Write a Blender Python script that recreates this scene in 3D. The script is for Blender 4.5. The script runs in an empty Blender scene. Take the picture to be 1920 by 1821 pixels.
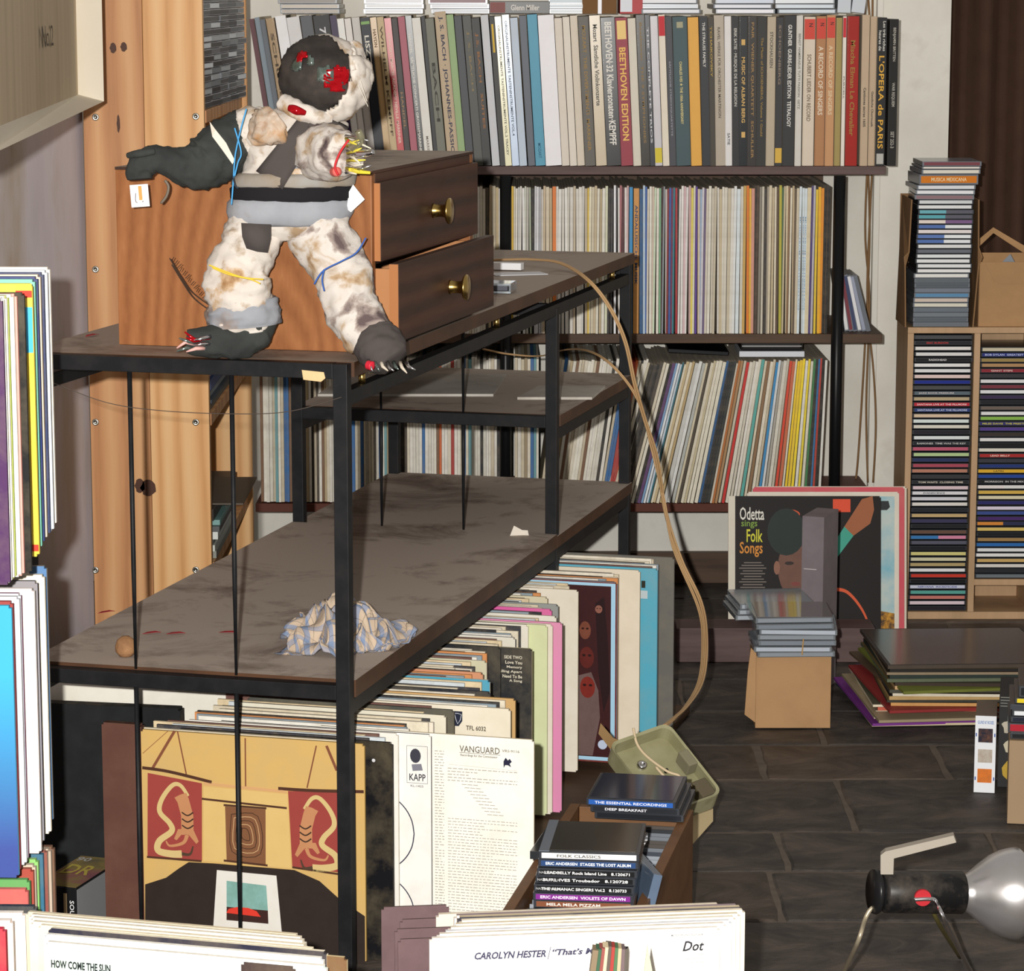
import bpy, bmesh, math, random
from mathutils import Vector, Matrix, noise

# ---------------------------------------------------------------- camera, light, exposure
SC = bpy.context.scene
COL = SC.collection
random.seed(7)
F, P, H = 5563.0, 0.166, 1.345
cam_d = bpy.data.cameras.new('camera'); cam = bpy.data.objects.new('camera', cam_d); COL.objects.link(cam)
cam.location = (0, 0, H); cam.rotation_euler = (math.pi/2 - P, 0, 0)
cam_d.sensor_width = 36; cam_d.lens = 36*F/1920; cam_d.clip_start = .05; cam_d.clip_end = 60
SC.camera = cam
W0 = bpy.data.worlds.new('room_ambience'); SC.world = W0; W0.use_nodes = True
W0.node_tree.nodes['Background'].inputs[0].default_value = (1.0, .93, .84, 1)
W0.node_tree.nodes['Background'].inputs[1].default_value = .30
fl = bpy.data.lights.new('camera_flash_offscreen', 'POINT'); fl.energy = 760; fl.color = (1, .975, .93); fl.shadow_soft_size = .016
flo = bpy.data.objects.new('camera_flash_offscreen', fl); COL.objects.link(flo); flo.location = (-.085, .02, H+.045)
SC.view_settings.view_transform = 'Standard'; SC.view_settings.look = 'None'
SC.view_settings.exposure = .25; SC.view_settings.gamma = 1.0; SC.view_settings.use_curve_mapping = False

# ---------------------------------------------------------------- measuring helpers
CP, SP = math.cos(P), math.sin(P)
def ray(x, y):
    a = (x-960)/F; b = (910.5-y)/F
    return Vector((a, CP+b*SP, -SP+b*CP))
E0 = Vector((0, 0, H))
def at(x, y, Y): d = ray(x, y); return E0 + d*(Y/d.y)
def onz(x, y, z): d = ray(x, y); return E0 + d*((z-H)/d.z)
def mpp(Y, z=.7): return (Y*CP-(z-H)*SP)/F          # metres per photo pixel at a depth
YAW = .2597; OX, OY = -.6839, 4.0444
UD = Vector((math.cos(YAW), -math.sin(YAW), 0)); VD = Vector((math.sin(YAW), math.cos(YAW), 0))
def R(u, v, z): return Vector((OX, OY, 0)) + UD*u + VD*v + Vector((0, 0, z))
def onv(x, y, v):
    d = ray(x, y); o = Vector((OX, OY, 0)) + VD*v
    t = o.dot(VD)/d.dot(VD); p = E0 + d*t
    return (p-Vector((OX, OY, 0))).dot(UD), p.z
def uvof(p): q = p-Vector((OX, OY, 0)); return q.dot(UD), q.dot(VD)
RM = Matrix.Translation((OX, OY, 0)) @ Matrix.Rotation(-YAW, 4, 'Z')   # rack frame -> world

# ---------------------------------------------------------------- materials
def lin(c): c /= 255; return c/12.92 if c <= .04045 else ((c+.055)/1.055)**2.4
def hx(h): h = h.lstrip('#'); return tuple(lin(int(h[i:i+2], 16)) for i in (0, 2, 4))
MATS = {}
def nodes(name):
    m = bpy.data.materials.new(name); m.use_nodes = True
    nt = m.node_tree; return m, nt, nt.nodes['Principled BSDF']
def mat(h, rough=.55, dirt=.25, metal=0, scale=14, dcol=None, spec=.2, bump=0, key=None):
    k = (h, rough, dirt, metal, scale, dcol, bump)
    if k in MATS: return MATS[k]
    m, nt, b = nodes('surface_'+h.lstrip('#')); L = nt.links.new; c = hx(h)
    b.inputs['Roughness'].default_value = rough; b.inputs['Metallic'].default_value = metal
    b.inputs['Specular IOR Level'].default_value = spec
    if dirt:
        tc = nt.nodes.new('ShaderNodeTexCoord'); n = nt.nodes.new('ShaderNodeTexNoise'); n.inputs['Scale'].default_value = scale
        n.inputs['Detail'].default_value = 6; n.inputs['Roughness'].default_value = .65
        L(tc.outputs['Object'], n.inputs['Vector'])
        r = nt.nodes.new('ShaderNodeValToRGB'); r.color_ramp.elements[0].position = .42; r.color_ramp.elements[1].position = .72
        dc = hx(dcol) if dcol else tuple(x*(1-dirt)*w for x, w in zip(c, (1, .93, .82)))
        r.color_ramp.elements[0].color = (*c, 1); r.color_ramp.elements[1].color = (*[x*(1-dirt)+y*dirt for x, y in zip(c, dc)], 1)
        L(n.outputs['Fac'], r.inputs['Fac']); L(r.outputs['Color'], b.inputs['Base Color'])
        if bump:
            bp = nt.nodes.new('ShaderNodeBump'); bp.inputs['Strength'].default_value = bump; bp.inputs['Distance'].default_value = .004
            L(n.outputs['Fac'], bp.inputs['Height']); L(bp.outputs['Normal'], b.inputs['Normal'])
    else: b.inputs['Base Color'].default_value = (*c, 1)
    MATS[k] = m; return m
def noisy(name, stops, scale=(1, 1, 1), nscale=6, detail=8, dist=0, rough=.6, bump=0, metal=0, spec=.3, wave=None, rgh=.6, coord='Object'):
    if name in MATS: return MATS[name]
    m, nt, b = nodes(name); L = nt.links.new
    tc = nt.nodes.new('ShaderNodeTexCoord'); mp = nt.nodes.new('ShaderNodeMapping'); mp.inputs['Scale'].default_value = scale
    L(tc.outputs[coord], mp.inputs['Vector'])
    if wave:
        n = nt.nodes.new('ShaderNodeTexWave'); n.wave_type = wave; n.inputs['Scale'].default_value = nscale
        n.inputs['Distortion'].default_value = dist; n.inputs['Detail'].default_value = 4; n.inputs['Detail Scale'].default_value = 1.2; out = n.outputs['Fac']
    else:
        n = nt.nodes.new('ShaderNodeTexNoise'); n.inputs['Scale'].default_value = nscale; n.inputs['Detail'].default_value = detail
        n.inputs['Distortion'].default_value = dist; n.inputs['Roughness'].default_value = rgh; out = n.outputs['Fac']
    L(mp.outputs['Vector'], n.inputs['Vector'])
    r = nt.nodes.new('ShaderNodeValToRGB'); el = r.color_ramp.elements
    while len(el) < len(stops): el.new(.5)
    for e, (p, h) in zip(el, stops): e.position = p; e.color = (*hx(h), 1)
    L(out, r.inputs['Fac']); L(r.outputs['Color'], b.inputs['Base Color'])
    b.inputs['Roughness'].default_value = rough; b.inputs['Metallic'].default_value = metal; b.inputs['Specular IOR Level'].default_value = spec
    if bump:
        bp = nt.nodes.new('ShaderNodeBump'); bp.inputs['Strength'].default_value = bump; bp.inputs['Distance'].default_value = .006
        L(out, bp.inputs['Height']); L(bp.outputs['Normal'], b.inputs['Normal'])
    MATS[name] = m; return m
def wood(name, stops, axis='z', nscale=10, dist=5, rough=.45, stretch=.06, fine=.35, dust=None, dustamt=.5, spec=.2, bd=None, rings=None):
    if name in MATS: return MATS[name]
    m, nt, b = nodes(name); L = nt.links.new
    tc = nt.nodes.new('ShaderNodeTexCoord'); mp = nt.nodes.new('ShaderNodeMapping'); mp.inputs['Scale'].default_value = {'z': (1, 1, stretch), 'y': (1, stretch, 1), 'x': (stretch, 1, 1)}[axis]
    if rings: mp.inputs['Location'].default_value = (-rings[0], 0, -rings[1]*stretch)
    else: mp.inputs['Rotation'].default_value = (.0, .02, .6)
    L(tc.outputs['Object'], mp.inputs['Vector'])
    w = nt.nodes.new('ShaderNodeTexWave'); w.wave_type = 'RINGS' if rings else 'BANDS'; w.rings_direction = 'Y'; w.bands_direction = bd or {'z': 'X', 'y': 'X', 'x': 'Z'}[axis]; w.inputs['Scale'].default_value = nscale
    w.inputs['Distortion'].default_value = dist; w.inputs['Detail'].default_value = 3; w.inputs['Detail Scale'].default_value = .9; w.inputs['Detail Roughness'].default_value = .55; L(mp.outputs['Vector'], w.inputs['Vector'])
    n = nt.nodes.new('ShaderNodeTexNoise'); n.inputs['Scale'].default_value = 160; n.inputs['Detail'].default_value = 4; L(mp.outputs['Vector'], n.inputs['Vector'])
    mx = nt.nodes.new('ShaderNodeMath'); mx.operation = 'MULTIPLY_ADD'; mx.inputs[1].default_value = fine; L(n.outputs['Fac'], mx.inputs[0])
    sc = nt.nodes.new('ShaderNodeMath'); sc.operation = 'MULTIPLY'; sc.inputs[1].default_value = 1-fine; L(w.outputs['Fac'], sc.inputs[0]); L(sc.outputs[0], mx.inputs[2])
    r = nt.nodes.new('ShaderNodeValToRGB'); el = r.color_ramp.elements
    while len(el) < len(stops): el.new(.5)
    for e, (p, h) in zip(el, stops): e.position = p; e.color = (*hx(h), 1)
    L(mx.outputs[0], r.inputs['Fac']); out = r.outputs['Color']
    if dust:
        dn = nt.nodes.new('ShaderNodeTexNoise'); dn.inputs['Scale'].default_value = 5; dn.inputs['Detail'].default_value = 9; dn.inputs['Roughness'].default_value = .7; dn.inputs['Distortion'].default_value = .5; L(tc.outputs['Object'], dn.inputs['Vector'])
        dr_ = nt.nodes.new('ShaderNodeValToRGB'); dr_.color_ramp.elements[0].position = .27; dr_.color_ramp.elements[1].position = .5
        dr_.color_ramp.elements[0].color = (0, 0, 0, 1); dr_.color_ramp.elements[1].color = (dustamt,)*3+(1,); L(dn.outputs['Fac'], dr_.inputs['Fac'])
        mi = nt.nodes.new('ShaderNodeMixRGB'); L(dr_.outputs['Color'], mi.inputs[0]); L(out, mi.inputs[1]); mi.inputs[2].default_value = (*hx(dust), 1); out = mi.outputs[0]
    L(out, b.inputs['Base Color']); b.inputs['Roughness'].default_value = rough; b.inputs['Specular IOR Level'].default_value = spec
    MATS[name] = m; return m
def clear(name='clear_plastic', h='c8d0d8', rough=.08, trans=.75):
    if name in MATS: return MATS[name]
    m, nt, b = nodes(name); b.inputs['Base Color'].default_value = (*hx(h), 1); b.inputs['Roughness'].default_value = rough
    b.inputs['Transmission Weight'].default_value = trans; b.inputs['IOR'].default_value = 1.35
    MATS[name] = m; return m

M_PLASTER = noisy('white_plaster', [(.3, 'd8d4ca'), (.6, 'e6e3da'), (.74, 'd0cbc0')], nscale=5, rough=.85, bump=.12)
M_GREY = noisy('grey_painted_wall', [(.3, 'b0a8ae'), (.5, 'c4bcc0'), (.62, 'b4a89e'), (.74, '94806a')], scale=(1, 1, .3), nscale=4, rough=.75)
M_SLATE = noisy('slate_stone', [(.25, '221f1e'), (.42, '3a3633'), (.56, '4e4742'), (.72, '6a5c50')], scale=(.8, 1.15, 1), nscale=10, detail=15, dist=.9, rough=.55, bump=1.0, rgh=.68)
M_SLATE2 = noisy('slate_stone_brown', [(.25, '26211e'), (.42, '403832'), (.56, '564b43'), (.72, '6e5e50')], scale=(.8, 1.1, 1), nscale=8, detail=15, dist=1.2, rough=.55, bump=1.0, rgh=.68)
M_GROUT = noisy('grout', [(.3, '584e46'), (.7, '6a5f54')], nscale=30, rough=.9)
M_PINE = wood('pine_wood', [(0, 'b98450'), (.3, 'cf9c66'), (.65, 'd8aa76'), (1, 'deb584')], nscale=9, dist=6, stretch=.06)
M_PINE2 = wood('pine_wood_red', [(0, '9c6a44'), (.3, 'b98458'), (.65, 'c49264'), (1, 'cda072')], nscale=8, dist=8, stretch=.06)
M_TEAK = wood('teak_veneer', [(0, '744628'), (.35, '885632'), (.7, '94603a'), (1, 'a06c45')], nscale=15, dist=5, stretch=.33, fine=.55, rough=.5, rings=(.24, -.06))
M_WALNUT = wood('dark_walnut', [(0, '1e0f09'), (.35, '3a2015'), (.7, '4c2b1c'), (1, '5a3524')], axis='y', nscale=9, dist=6, stretch=.1, fine=.5, rough=.5, dust='5c5048', dustamt=.2, spec=.15, bd='Z')
M_WTOP = wood('dusty_walnut', [(0, '35241b'), (.5, '4e392e'), (1, '5c463a')], axis='y', nscale=14, dist=3, stretch=.1, fine=.4, rough=.6, dust='a89a8e', dustamt=.85)
M_BOARD = wood('dusty_shelf_board', [(0, '35231a'), (.5, '4a3427'), (1, '5a4334')], axis='y', nscale=9, dist=4, stretch=.1, fine=.4, rough=.75, dust='b0a296', dustamt=1.0)
M_EDGE = noisy('board_edge', [(.3, '3a2518'), (.6, '553824'), (.8, '6a4a33')], nscale=9, rough=.5)
M_STEEL = mat('141518', .5, .5, 0, 25, '2c2a29', .2)
M_SHELFW = noisy('dark_shelf_wood', [(.3, '4b3a38'), (.6, '64504e'), (.8, '503e3a')], scale=(.4, 1, 4), nscale=9, rough=.6)
M_SHELFB = noisy('brown_shelf_wood', [(.3, '3b2a20'), (.6, '55402f'), (.8, '46332a')], scale=(.4, 1, 4), nscale=9, rough=.6)
M_CARD = mat('b08a62', .8, .3, 0, 8, '7a5c3e')
M_CARDD = mat('8a6a4a', .8, .3, 0, 8, '5c432c')
M_BRASS = mat('b79a5a', .25, .2, 1, 20)
M_CHROME = mat('d8d8dc', .18, .05, 1)
M_BLACK = mat('141416', .45, .2)
M_CASE = mat('33363c', .22, 0, 0, spec=.6)
M_CASEL = mat('6f757e', .2, 0, 0, spec=.7)
M_CLEAR = clear()

# ---------------------------------------------------------------- mesh helpers
class MB:
    def __init__(s): s.v = []; s.f = []; s.m = []
    def add(s, vs, fs, mi=0, M=None):
        o = len(s.v); s.v += [tuple(M @ Vector(v)) if M else tuple(v) for v in vs]
        s.f += [tuple(i+o for i in f) for f in fs]; s.m += [mi]*len(fs); return s
    def box(s, x0, x1, y0, y1, z0, z1, mi=0, M=None):
        vs = [(x, y, z) for z in (z0, z1) for y in (y0, y1) for x in (x0, x1)]
        return s.add(vs, [(0, 2, 3, 1), (4, 5, 7, 6), (0, 1, 5, 4), (2, 6, 7, 3), (0, 4, 6, 2), (1, 3, 7, 5)], mi, M)
    def tube(s, pts, rad, n=8, mi=0, caps=True, sq=1.0, wr=0, seed=0):
        pts = [Vector(p) for p in pts]
        if not hasattr(rad, '__len__'): rad = [rad]*len(pts)
        o = len(s.v); up = None
        for i, p in enumerate(pts):
            d = (pts[min(i+1, len(pts)-1)]-pts[max(i-1, 0)]).normalized()
            if up is None: up = d.orthogonal().normalized()
            up = (up - d*up.dot(d)).normalized(); sd = d.cross(up)
            for k in range(n):
                a = 2*math.pi*k/n; q = up*math.cos(a)+sd*math.sin(a); q.y *= sq
                r = rad[i]
                if wr: g = p+q*r; r *= 1+wr*(.9*noise.noise(g*42+Vector((seed, 0, 0)))+1.5*(.35-abs(noise.noise(g*60+Vector((0, seed, 0)))))+.5*noise.noise(g*120))
                s.v.append(tuple(p+q*r))
        for i in range(len(pts)-1):
            for k in range(n):
                s.f.append((o+i*n+k, o+i*n+(k+1) % n, o+(i+1)*n+(k+1) % n, o+(i+1)*n+k)); s.m.append(mi)
        if caps:
            s.f.append(tuple(o+k for k in reversed(range(n)))); s.m.append(mi)
            e = o+(len(pts)-1)*n; s.f.append(tuple(e+k for k in range(n))); s.m.append(mi)
        return s
    def lathe(s, prof, n=24, mi=0, M=None):
        vs = [(r*math.cos(2*math.pi*k/n), r*math.sin(2*math.pi*k/n), z) for r, z in prof for k in range(n)]
        fs = [(i*n+k, i*n+(k+1) % n, (i+1)*n+(k+1) % n, (i+1)*n+k) for i in range(len(prof)-1) for k in range(n)]
        return s.add(vs, fs, mi, M)
    def poly(s, pts, mi=0, M=None): return s.add(pts, [tuple(range(len(pts)))], mi, M)
    def mesh(s, name, mats):
        me = bpy.data.meshes.new(name); me.from_pydata(s.v, [], s.f)
        for m in (mats if isinstance(mats, (list, tuple)) else [mats]): me.materials.append(m)
        for p, i in zip(me.polygons, s.m): p.material_index = i
        me.update(); return me
    def build(s, name, mats, parent=None, smooth=False, bevel=0, seg=2, world=True):
        me = s.mesh(name, mats)
        if smooth:
            for p in me.polygons: p.use_smooth = True
        if bevel:
            bm = bmesh.new(); bm.from_mesh(me); bmesh.ops.remove_doubles(bm, verts=bm.verts, dist=1e-6)
            bmesh.ops.bevel(bm, geom=bm.edges[:], offset=bevel, segments=seg, affect='EDGES', profile=.6, clamp_overlap=True); bm.to_mesh(me); bm.free()
        return link(name, me, parent, world)
def link(name, me, parent=None, world=True, M=None):
    o = bpy.data.objects.new(name, me); COL.objects.link(o)
    if M is not None: o.matrix_basis = M
    if parent:
        o.parent = parent
        if world: o.matrix_parent_inverse = wm(parent).inverted()
    return o
def wm(o): return (wm(o.parent) @ o.matrix_parent_inverse @ o.matrix_basis) if o.parent else o.matrix_basis.copy()
def tag(o, label=None, cat=None, group=None, kind=None):
    if label: o['label'] = label
    if cat: o['category'] = cat
    if group: o['group'] = group
    if kind: o['kind'] = kind
    return o
def thing(name, loc, label, cat, group=None, rz=0, M=None):
    o = bpy.data.objects.new(name, None); COL.objects.link(o); o.empty_display_size = .05
    o.matrix_basis = M if M is not None else Matrix.Translation(loc) @ Matrix.Rotation(rz, 4, 'Z')
    return tag(o, label, cat, group)
def catmull(pts, n=8):
    pts = [Vector(p) for p in pts]; out = []
    for i in range(len(pts)-1):
        a, b, c, d = pts[max(i-1, 0)], pts[i], pts[i+1], pts[min(i+2, len(pts)-1)]
        for k in range(n):
            t = k/n; out.append(.5*((2*b)+(c-a)*t+(2*a-5*b+4*c-d)*t*t+(3*b-a-3*c+d)*t**3))
    return out+[pts[-1]]
TXT = {}
def text_mesh(s, bold=.012, shear=0):
    k_ = (s, bold, shear)
    if k_ in TXT: return TXT[k_]
    cu = bpy.data.curves.new('lettering', 'FONT'); cu.body = s; cu.resolution_u = 2; cu.align_x = 'CENTER'; cu.offset = bold; cu.shear = shear
    o = bpy.data.objects.new('lettering', cu); COL.objects.link(o)
    dg = bpy.context.evaluated_depsgraph_get(); dg.update()
    me = bpy.data.meshes.new_from_object(o.evaluated_get(dg)); bpy.data.objects.remove(o); bpy.data.curves.remove(cu)
    xs = [v.co.x for v in me.vertices]; ys = [v.co.y for v in me.vertices]
    TXT[k_] = (me, min(xs), max(xs), min(ys), max(ys)); return TXT[k_]
def text(s, w, h, M, m, parent, name='lettering', bold=.012, shear=0):
    """lettering w wide and h tall, its middle at the origin of M (x along the line, y up, z out)"""
    me0, x0, x1, y0, y1 = text_mesh(s, bold, shear); me = me0.copy(); me.materials.clear(); me.materials.append(m)
    sx, sy = w/(x1-x0), h/(y1-y0)
    for v in me.vertices: v.co = ((v.co.x-(x0+x1)/2)*sx, (v.co.y-(y0+y1)/2)*sy, .0003)
    me.update(); return link(name, me, parent, False, M)
def frame(o, x, y):                       # matrix from an origin, an x axis and a y axis
    x = Vector(x).normalized(); y = Vector(y).normalized(); z = x.cross(y)
    return Matrix((( x.x, y.x, z.x, o[0]), (x.y, y.y, z.y, o[1]), (x.z, y.z, z.z, o[2]), (0, 0, 0, 1)))
ORD = 'first second third fourth fifth sixth seventh eighth ninth tenth eleventh twelfth thirteenth fourteenth fifteenth sixteenth seventeenth eighteenth nineteenth'.split()
def ordinal(n):
    if n <= 19: return ORD[n-1]
    tens = ['twent', 'thirt', 'fort', 'fift', 'sixt', 'sevent'][n//10-2]
    return tens+'ieth' if n % 10 == 0 else tens+'y-'+ORD[n % 10-1]
def cname(h):
    import colorsys
    h = h.lstrip('#'); r, g, b = (int(h[i:i+2], 16)/255 for i in (0, 2, 4)); hu, s, v = colorsys.rgb_to_hsv(r, g, b); hu *= 360
    if v < .25: return 'black'
    if s < .13: return 'white' if v > .83 else 'pale grey' if v > .62 else 'grey' if v > .42 else 'dark grey'
    if v > .78 and s < .3 and 20 < hu < 75: return 'cream'
    base = 'red' if hu < 14 or hu > 345 else 'orange' if hu < 38 else 'yellow' if hu < 66 else 'green' if hu < 160 else 'teal' if hu < 195 else 'blue' if hu < 250 else 'purple' if hu < 300 else 'pink'
    if base in ('orange', 'yellow') and s < .5: base = 'tan' if v > .55 else 'brown'
    if base in ('orange',) and v < .6: base = 'brown'
    if base == 'yellow' and v < .5: base = 'olive'
    if base == 'red' and s < .55 and v > .7: base = 'pink'
    return ('dark ' if v < .45 else 'pale ' if v > .75 and s < .35 else '')+base
# ---------------------------------------------------------------- the setting
fl_o = tag(MB().box(-3.2, 2.4, 1.6, 7.6, -.05, -.0042).build('floor', M_GROUT), kind='structure')
rows = [3.42, 3.66, 3.92, 4.177, 4.427, 4.645, 4.967, 5.205, 5.46, 5.72, 5.98, 6.25, 6.5, 6.72]
for i in range(len(rows)-1):
    x = -1.0 + (i*.137) % .31
    while x < 1.75:
        w = random.uniform(.27, .36)
        g = .007
        y0, y1 = rows[i]+g/2+random.uniform(-.003, .003), rows[i+1]-g/2+random.uniform(-.003, .003)
        b = MB(); n = 5; top = []
        def edge(ax, ay, bx, by):
            return [(ax+(bx-ax)*k/n+random.uniform(-.003, .003), ay+(by-ay)*k/n+random.uniform(-.003, .003)) for k in range(n)]
        x0, x1 = x+g/2, x+w-g/2
        ring = edge(x0, y0, x1, y0)+edge(x1, y0, x1, y1)+edge(x1, y1, x0, y1)+edge(x0, y1, x0, y0)
        N = len(ring); cx, cy = (x0+x1)/2, (y0+y1)/2; dz = random.uniform(-.003, 0)
        vs = [(px-cx, py-cy, -.03) for px, py in ring]+[(px-cx, py-cy, dz-.003) for px, py in ring]+[((px-cx)*.965, (py-cy)*.965, dz) for px, py in ring]
        fs = [(k, (k+1) % N, N+(k+1) % N, N+k) for k in range(N)]+[(N+k, N+(k+1) % N, 2*N+(k+1) % N, 2*N+k) for k in range(N)]+[tuple(range(2*N, 3*N))]
        b.add(vs, fs); o = b.build('slate_tile', random.choice((M_SLATE, M_SLATE, M_SLATE2)), fl_o, world=False); o.location = (cx, cy, 0)
        x += w
WY = 6.70
XE = at(1777, 300, WY).x
tag(MB().box(-1.6, XE, WY, WY+.12, 0, 2.6).build('wall_back', M_PLASTER), kind='structure')
tag(MB().box(XE, 2.3, 7.25, 7.3, 0, 2.6).build('wall_window', M_PLASTER), kind='structure')
# left wall: runs towards the camera from behind the pine bookcase
a = Vector((-.765, 5.32, 0)); dr = Vector((-.266, -1, 0)).normalized(); nn = Vector((-1, .266, 0)).normalized()
b = MB(); q = [a, a+dr*3.2, a+dr*3.2+nn*.1, a+nn*.1]
b.add([(p.x, p.y, 0) for p in q]+[(p.x, p.y, 2.6) for p in q], [(0, 1, 5, 4), (1, 2, 6, 5), (2, 3, 7, 6), (3, 0, 4, 7), (4, 5, 6, 7), (3, 2, 1, 0)])
tag(b.build('wall_left', M_GREY), kind='structure')
tag(MB().box(at(1000, 900, 6.66).x, XE, 6.675, 6.70, 0, .07).build('baseboard_back', M_SHELFB), kind='structure')
tag(MB().box(at(1635, 500, 6.68).x, at(1646, 500, 6.68).x, 6.672, 6.70, 0, 1.6).build('trim_1', mat('e8e5dc', .6, .1), bevel=.002), kind='structure')
# curtain
b = MB(); n = 60; x0, x1 = XE-.03, XE+.62; vs = []
for z in (.02, .8, 1.7):
    for k in range(n+1):
        t = k/n; vs.append((x0+(x1-x0)*t, 7.02+.025*math.sin(t*46)+.012*math.sin(t*17+1), z))
b.add(vs, [(r*(n+1)+k, r*(n+1)+k+1, (r+1)*(n+1)+k+1, (r+1)*(n+1)+k) for r in range(2) for k in range(n)])
o = b.build('curtain', mat('4a352a', .9, .3, 0, 20, '2e2019'), smooth=True); o.modifiers.new('thickness', 'SOLIDIFY').thickness = .004
tag(o, 'dark brown pleated curtain hanging behind the cardboard box', 'curtain')

# ---------------------------------------------------------------- steel rack
WR, LR, MR = .48, 1.744, 1.154; ZT, ZS, ZM = .852, .412, .621; T = .02
rack = thing('metal_rack', R(0, 0, 0), 'black steel rack with dusty dark wooden shelves, holding the rag doll and drawer chest', 'rack', M=RM)
def rk(name, m, bev=.001, parent=rack, *boxes, **k):
    b = MB()
    for x in boxes: b.box(*x)
    return b.build(name, m, parent, bevel=bev, world=False)
for u in (0, WR-T):
    rk('post', M_STEEL, .001, rack, (u, u+T, 0, T, 0, ZT-.001))
    rk('post', M_STEEL, .001, rack, (u, u+T, MR, MR+T, 0, ZT-.045))
    rk('post', M_STEEL, .001, rack, (u, u+T, LR-T, LR, 0, ZT-.02))
    for z in (ZT-.058, ZS-.042): rk('rail', M_STEEL, .001, rack, (u+.001, u+T-.001, T, LR-T, z, z+.02))
    rk('rail', M_STEEL, .001, rack, (u+.001, u+T-.001, MR+T, LR-T, ZM-.042, ZM-.022))
for v, z in ((0, ZT), (0, ZS), (MR, ZM)):
    rk('cross_bar', M_STEEL, .001, rack, (T, WR-T, v, v+T, z-.021, z-.0005))
for v, z in ((MR, ZT-.038), (LR-T, ZT-.02), (LR-T, ZS-.02), (LR-T, ZM-.02), (MR, ZS-.022)):
    rk('cross_bar', M_STEEL, .001, rack, (T, WR-T, v+.001, v+T-.001, z-.02, z))
def board(u0, u1, v0, v1, z, th=.02):
    b = MB(); b.box(u0, u1, v0, v1, z-th, z, 1)
    b.m[1] = 0; return b.build('shelf_board', [M_BOARD, M_EDGE], rack, world=False)
bt = MB().box(.0, WR+.004, T+.0005, LR, ZT-.02, ZT, 1); bt.m[1] = 0
bt.build('shelf_board', [M_WTOP, M_EDGE], rack, world=False)
board(.0, WR+.002, T+.0005, MR-.002, ZS+.004, .024)
board(.0, WR+.002, MR+.0, LR, ZS, .02)
board(.0, WR+.002, MR+T+.0005, LR, ZM)
def rod(u, v, z0, z1, r=.0034):
    b = MB(); b.tube([(u, v, z1), (u, v, z0+.14), (u, v, z0)], [r, r, r*.55], 10); b.build('rod', M_STEEL, rack, True, world=False)
for u in (.165, .3125):
    rod(u, .012, ZS+.003, ZT-.02); rod(u, .012, .0, ZS-.02)
for u in (.163, .312):
    rod(u, MR+.006, ZS+.003, ZM-.02); rod(u, MR+.006, ZM, ZT-.055)
for px, py in ((690, 706), (947, 603), (1145, 514)):
    p = onz(px, py, ZT-.028); u, v = uvof(p)
    MB().lathe([(0, .0), (.005, .0), (.005, .018), (0, .018)], 12, 0, Matrix.Translation((WR-.008, v, ZT-.0385))).build('brass_spacer', M_BRASS, rack, True, world=False)
u, z = onv(590, 703, -.001)
b = MB(); b.add([(u-.018, -.0012, z+.006), (u+.013, -.0012, z+.004), (u+.015, -.0012, z-.004), (u+.009, -.0015, z-.009), (u-.016, -.0012, z-.007)], [(4, 3, 2, 1, 0)])
b.build('masking_tape', mat('d9b98a', .8, .3), rack, world=False)
for (ax, ay, bx, by) in ((931, 633, 939, 637),):
    pass
pts = [R(*((lambda q: (q[0], -.006, q[1]))(onv(x, y, -.006)))) for x, y in ((60, 705), (105, 720), (200, 755), (300, 770), (430, 776), (540, 772), (640, 745))]
MBw = MB().tube(catmull(pts, 6), .0006, 6); tag(MBw.build('thin_wire', mat('6a6058', .4, .1, .6)), 'thin grey wire sagging across the front of the steel rack', 'wire')

# ---------------------------------------------------------------- drawer chest
u0, u1, v0, v1, z0, z1 = .105, .478, .122, .632, ZT+.0005, 1.097
ch = thing('drawer_chest', (0, 0, 0), 'small teak chest with two dark drawers and brass knobs on the steel rack', 'chest', M=RM @ Matrix.Translation((u0, v0, z0)))
du, dv, dz = u1-u0, v1-v0, z1-z0
def chp(name, m, bev, *x): return MB().box(*x).build(name, m, ch, bevel=bev, world=False)
chp('end_panel', M_TEAK, .0015, 0, du, 0, .016, 0, dz-.0)
chp('end_panel', M_TEAK, .0015, 0, du, dv-.016, dv, 0, dz-.0)
b = MB().box(0, du+.001, -.001, dv+.001, dz-.0, dz+.004, 1); b.m[1] = 0; b.build('top_panel', [M_WTOP, M_WALNUT], ch, world=False)
chp('top_rail', M_WALNUT, .001, du-.02, du, .0165, dv-.0165, dz-.03, dz-.0005)
chp('bottom_rail', M_WALNUT, .001, du-.02, du-.001, .0165, dv-.0165, .0, .022)
chp('back_panel', M_TEAK, 0, 0, .01, .0165, dv-.0165, 0, dz-.0005)
chp('divider_rail', M_WALNUT, 0, du-.03, du-.008, .0165, dv-.0165, .118, .126)
for zz, out in ((.124, .009), (.014, .034)):
    d = MB().box(du-.001+out-.012, du+out, .012, dv-.004, zz, zz+.108, 0).build('drawer', M_WALNUT, ch, bevel=.001, world=False)
    MB().box(du+out-.0132, du+out-.0006, .0108, .0122, zz+.001, zz+.107).build('front_edge_veneer', mat('a86f44', .5, .2), d, world=False)
    if out > .02:
        [MB().box(.06, du+out-.0135, a_, a_+.0065, zz+.006, zz+.1).build('drawer_side', mat('b07a50', .6, .2), d, world=False) for a_ in (.0175, dv-.03)]
    K = Matrix.Translation((du+out, dv*.52, zz+.052)) @ Matrix.Rotation(math.pi/2, 4, 'Y')
    MB().lathe([(0, 0), (.011, 0), (.0095, .002), (.0088, .012), (.0095, .018), (.0175, .022), (.019, .0235), (.0185, .026), (.004, .0275), (0, .0275)], 24, 0, K).build('knob', M_BRASS, d, True, world=False)
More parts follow.
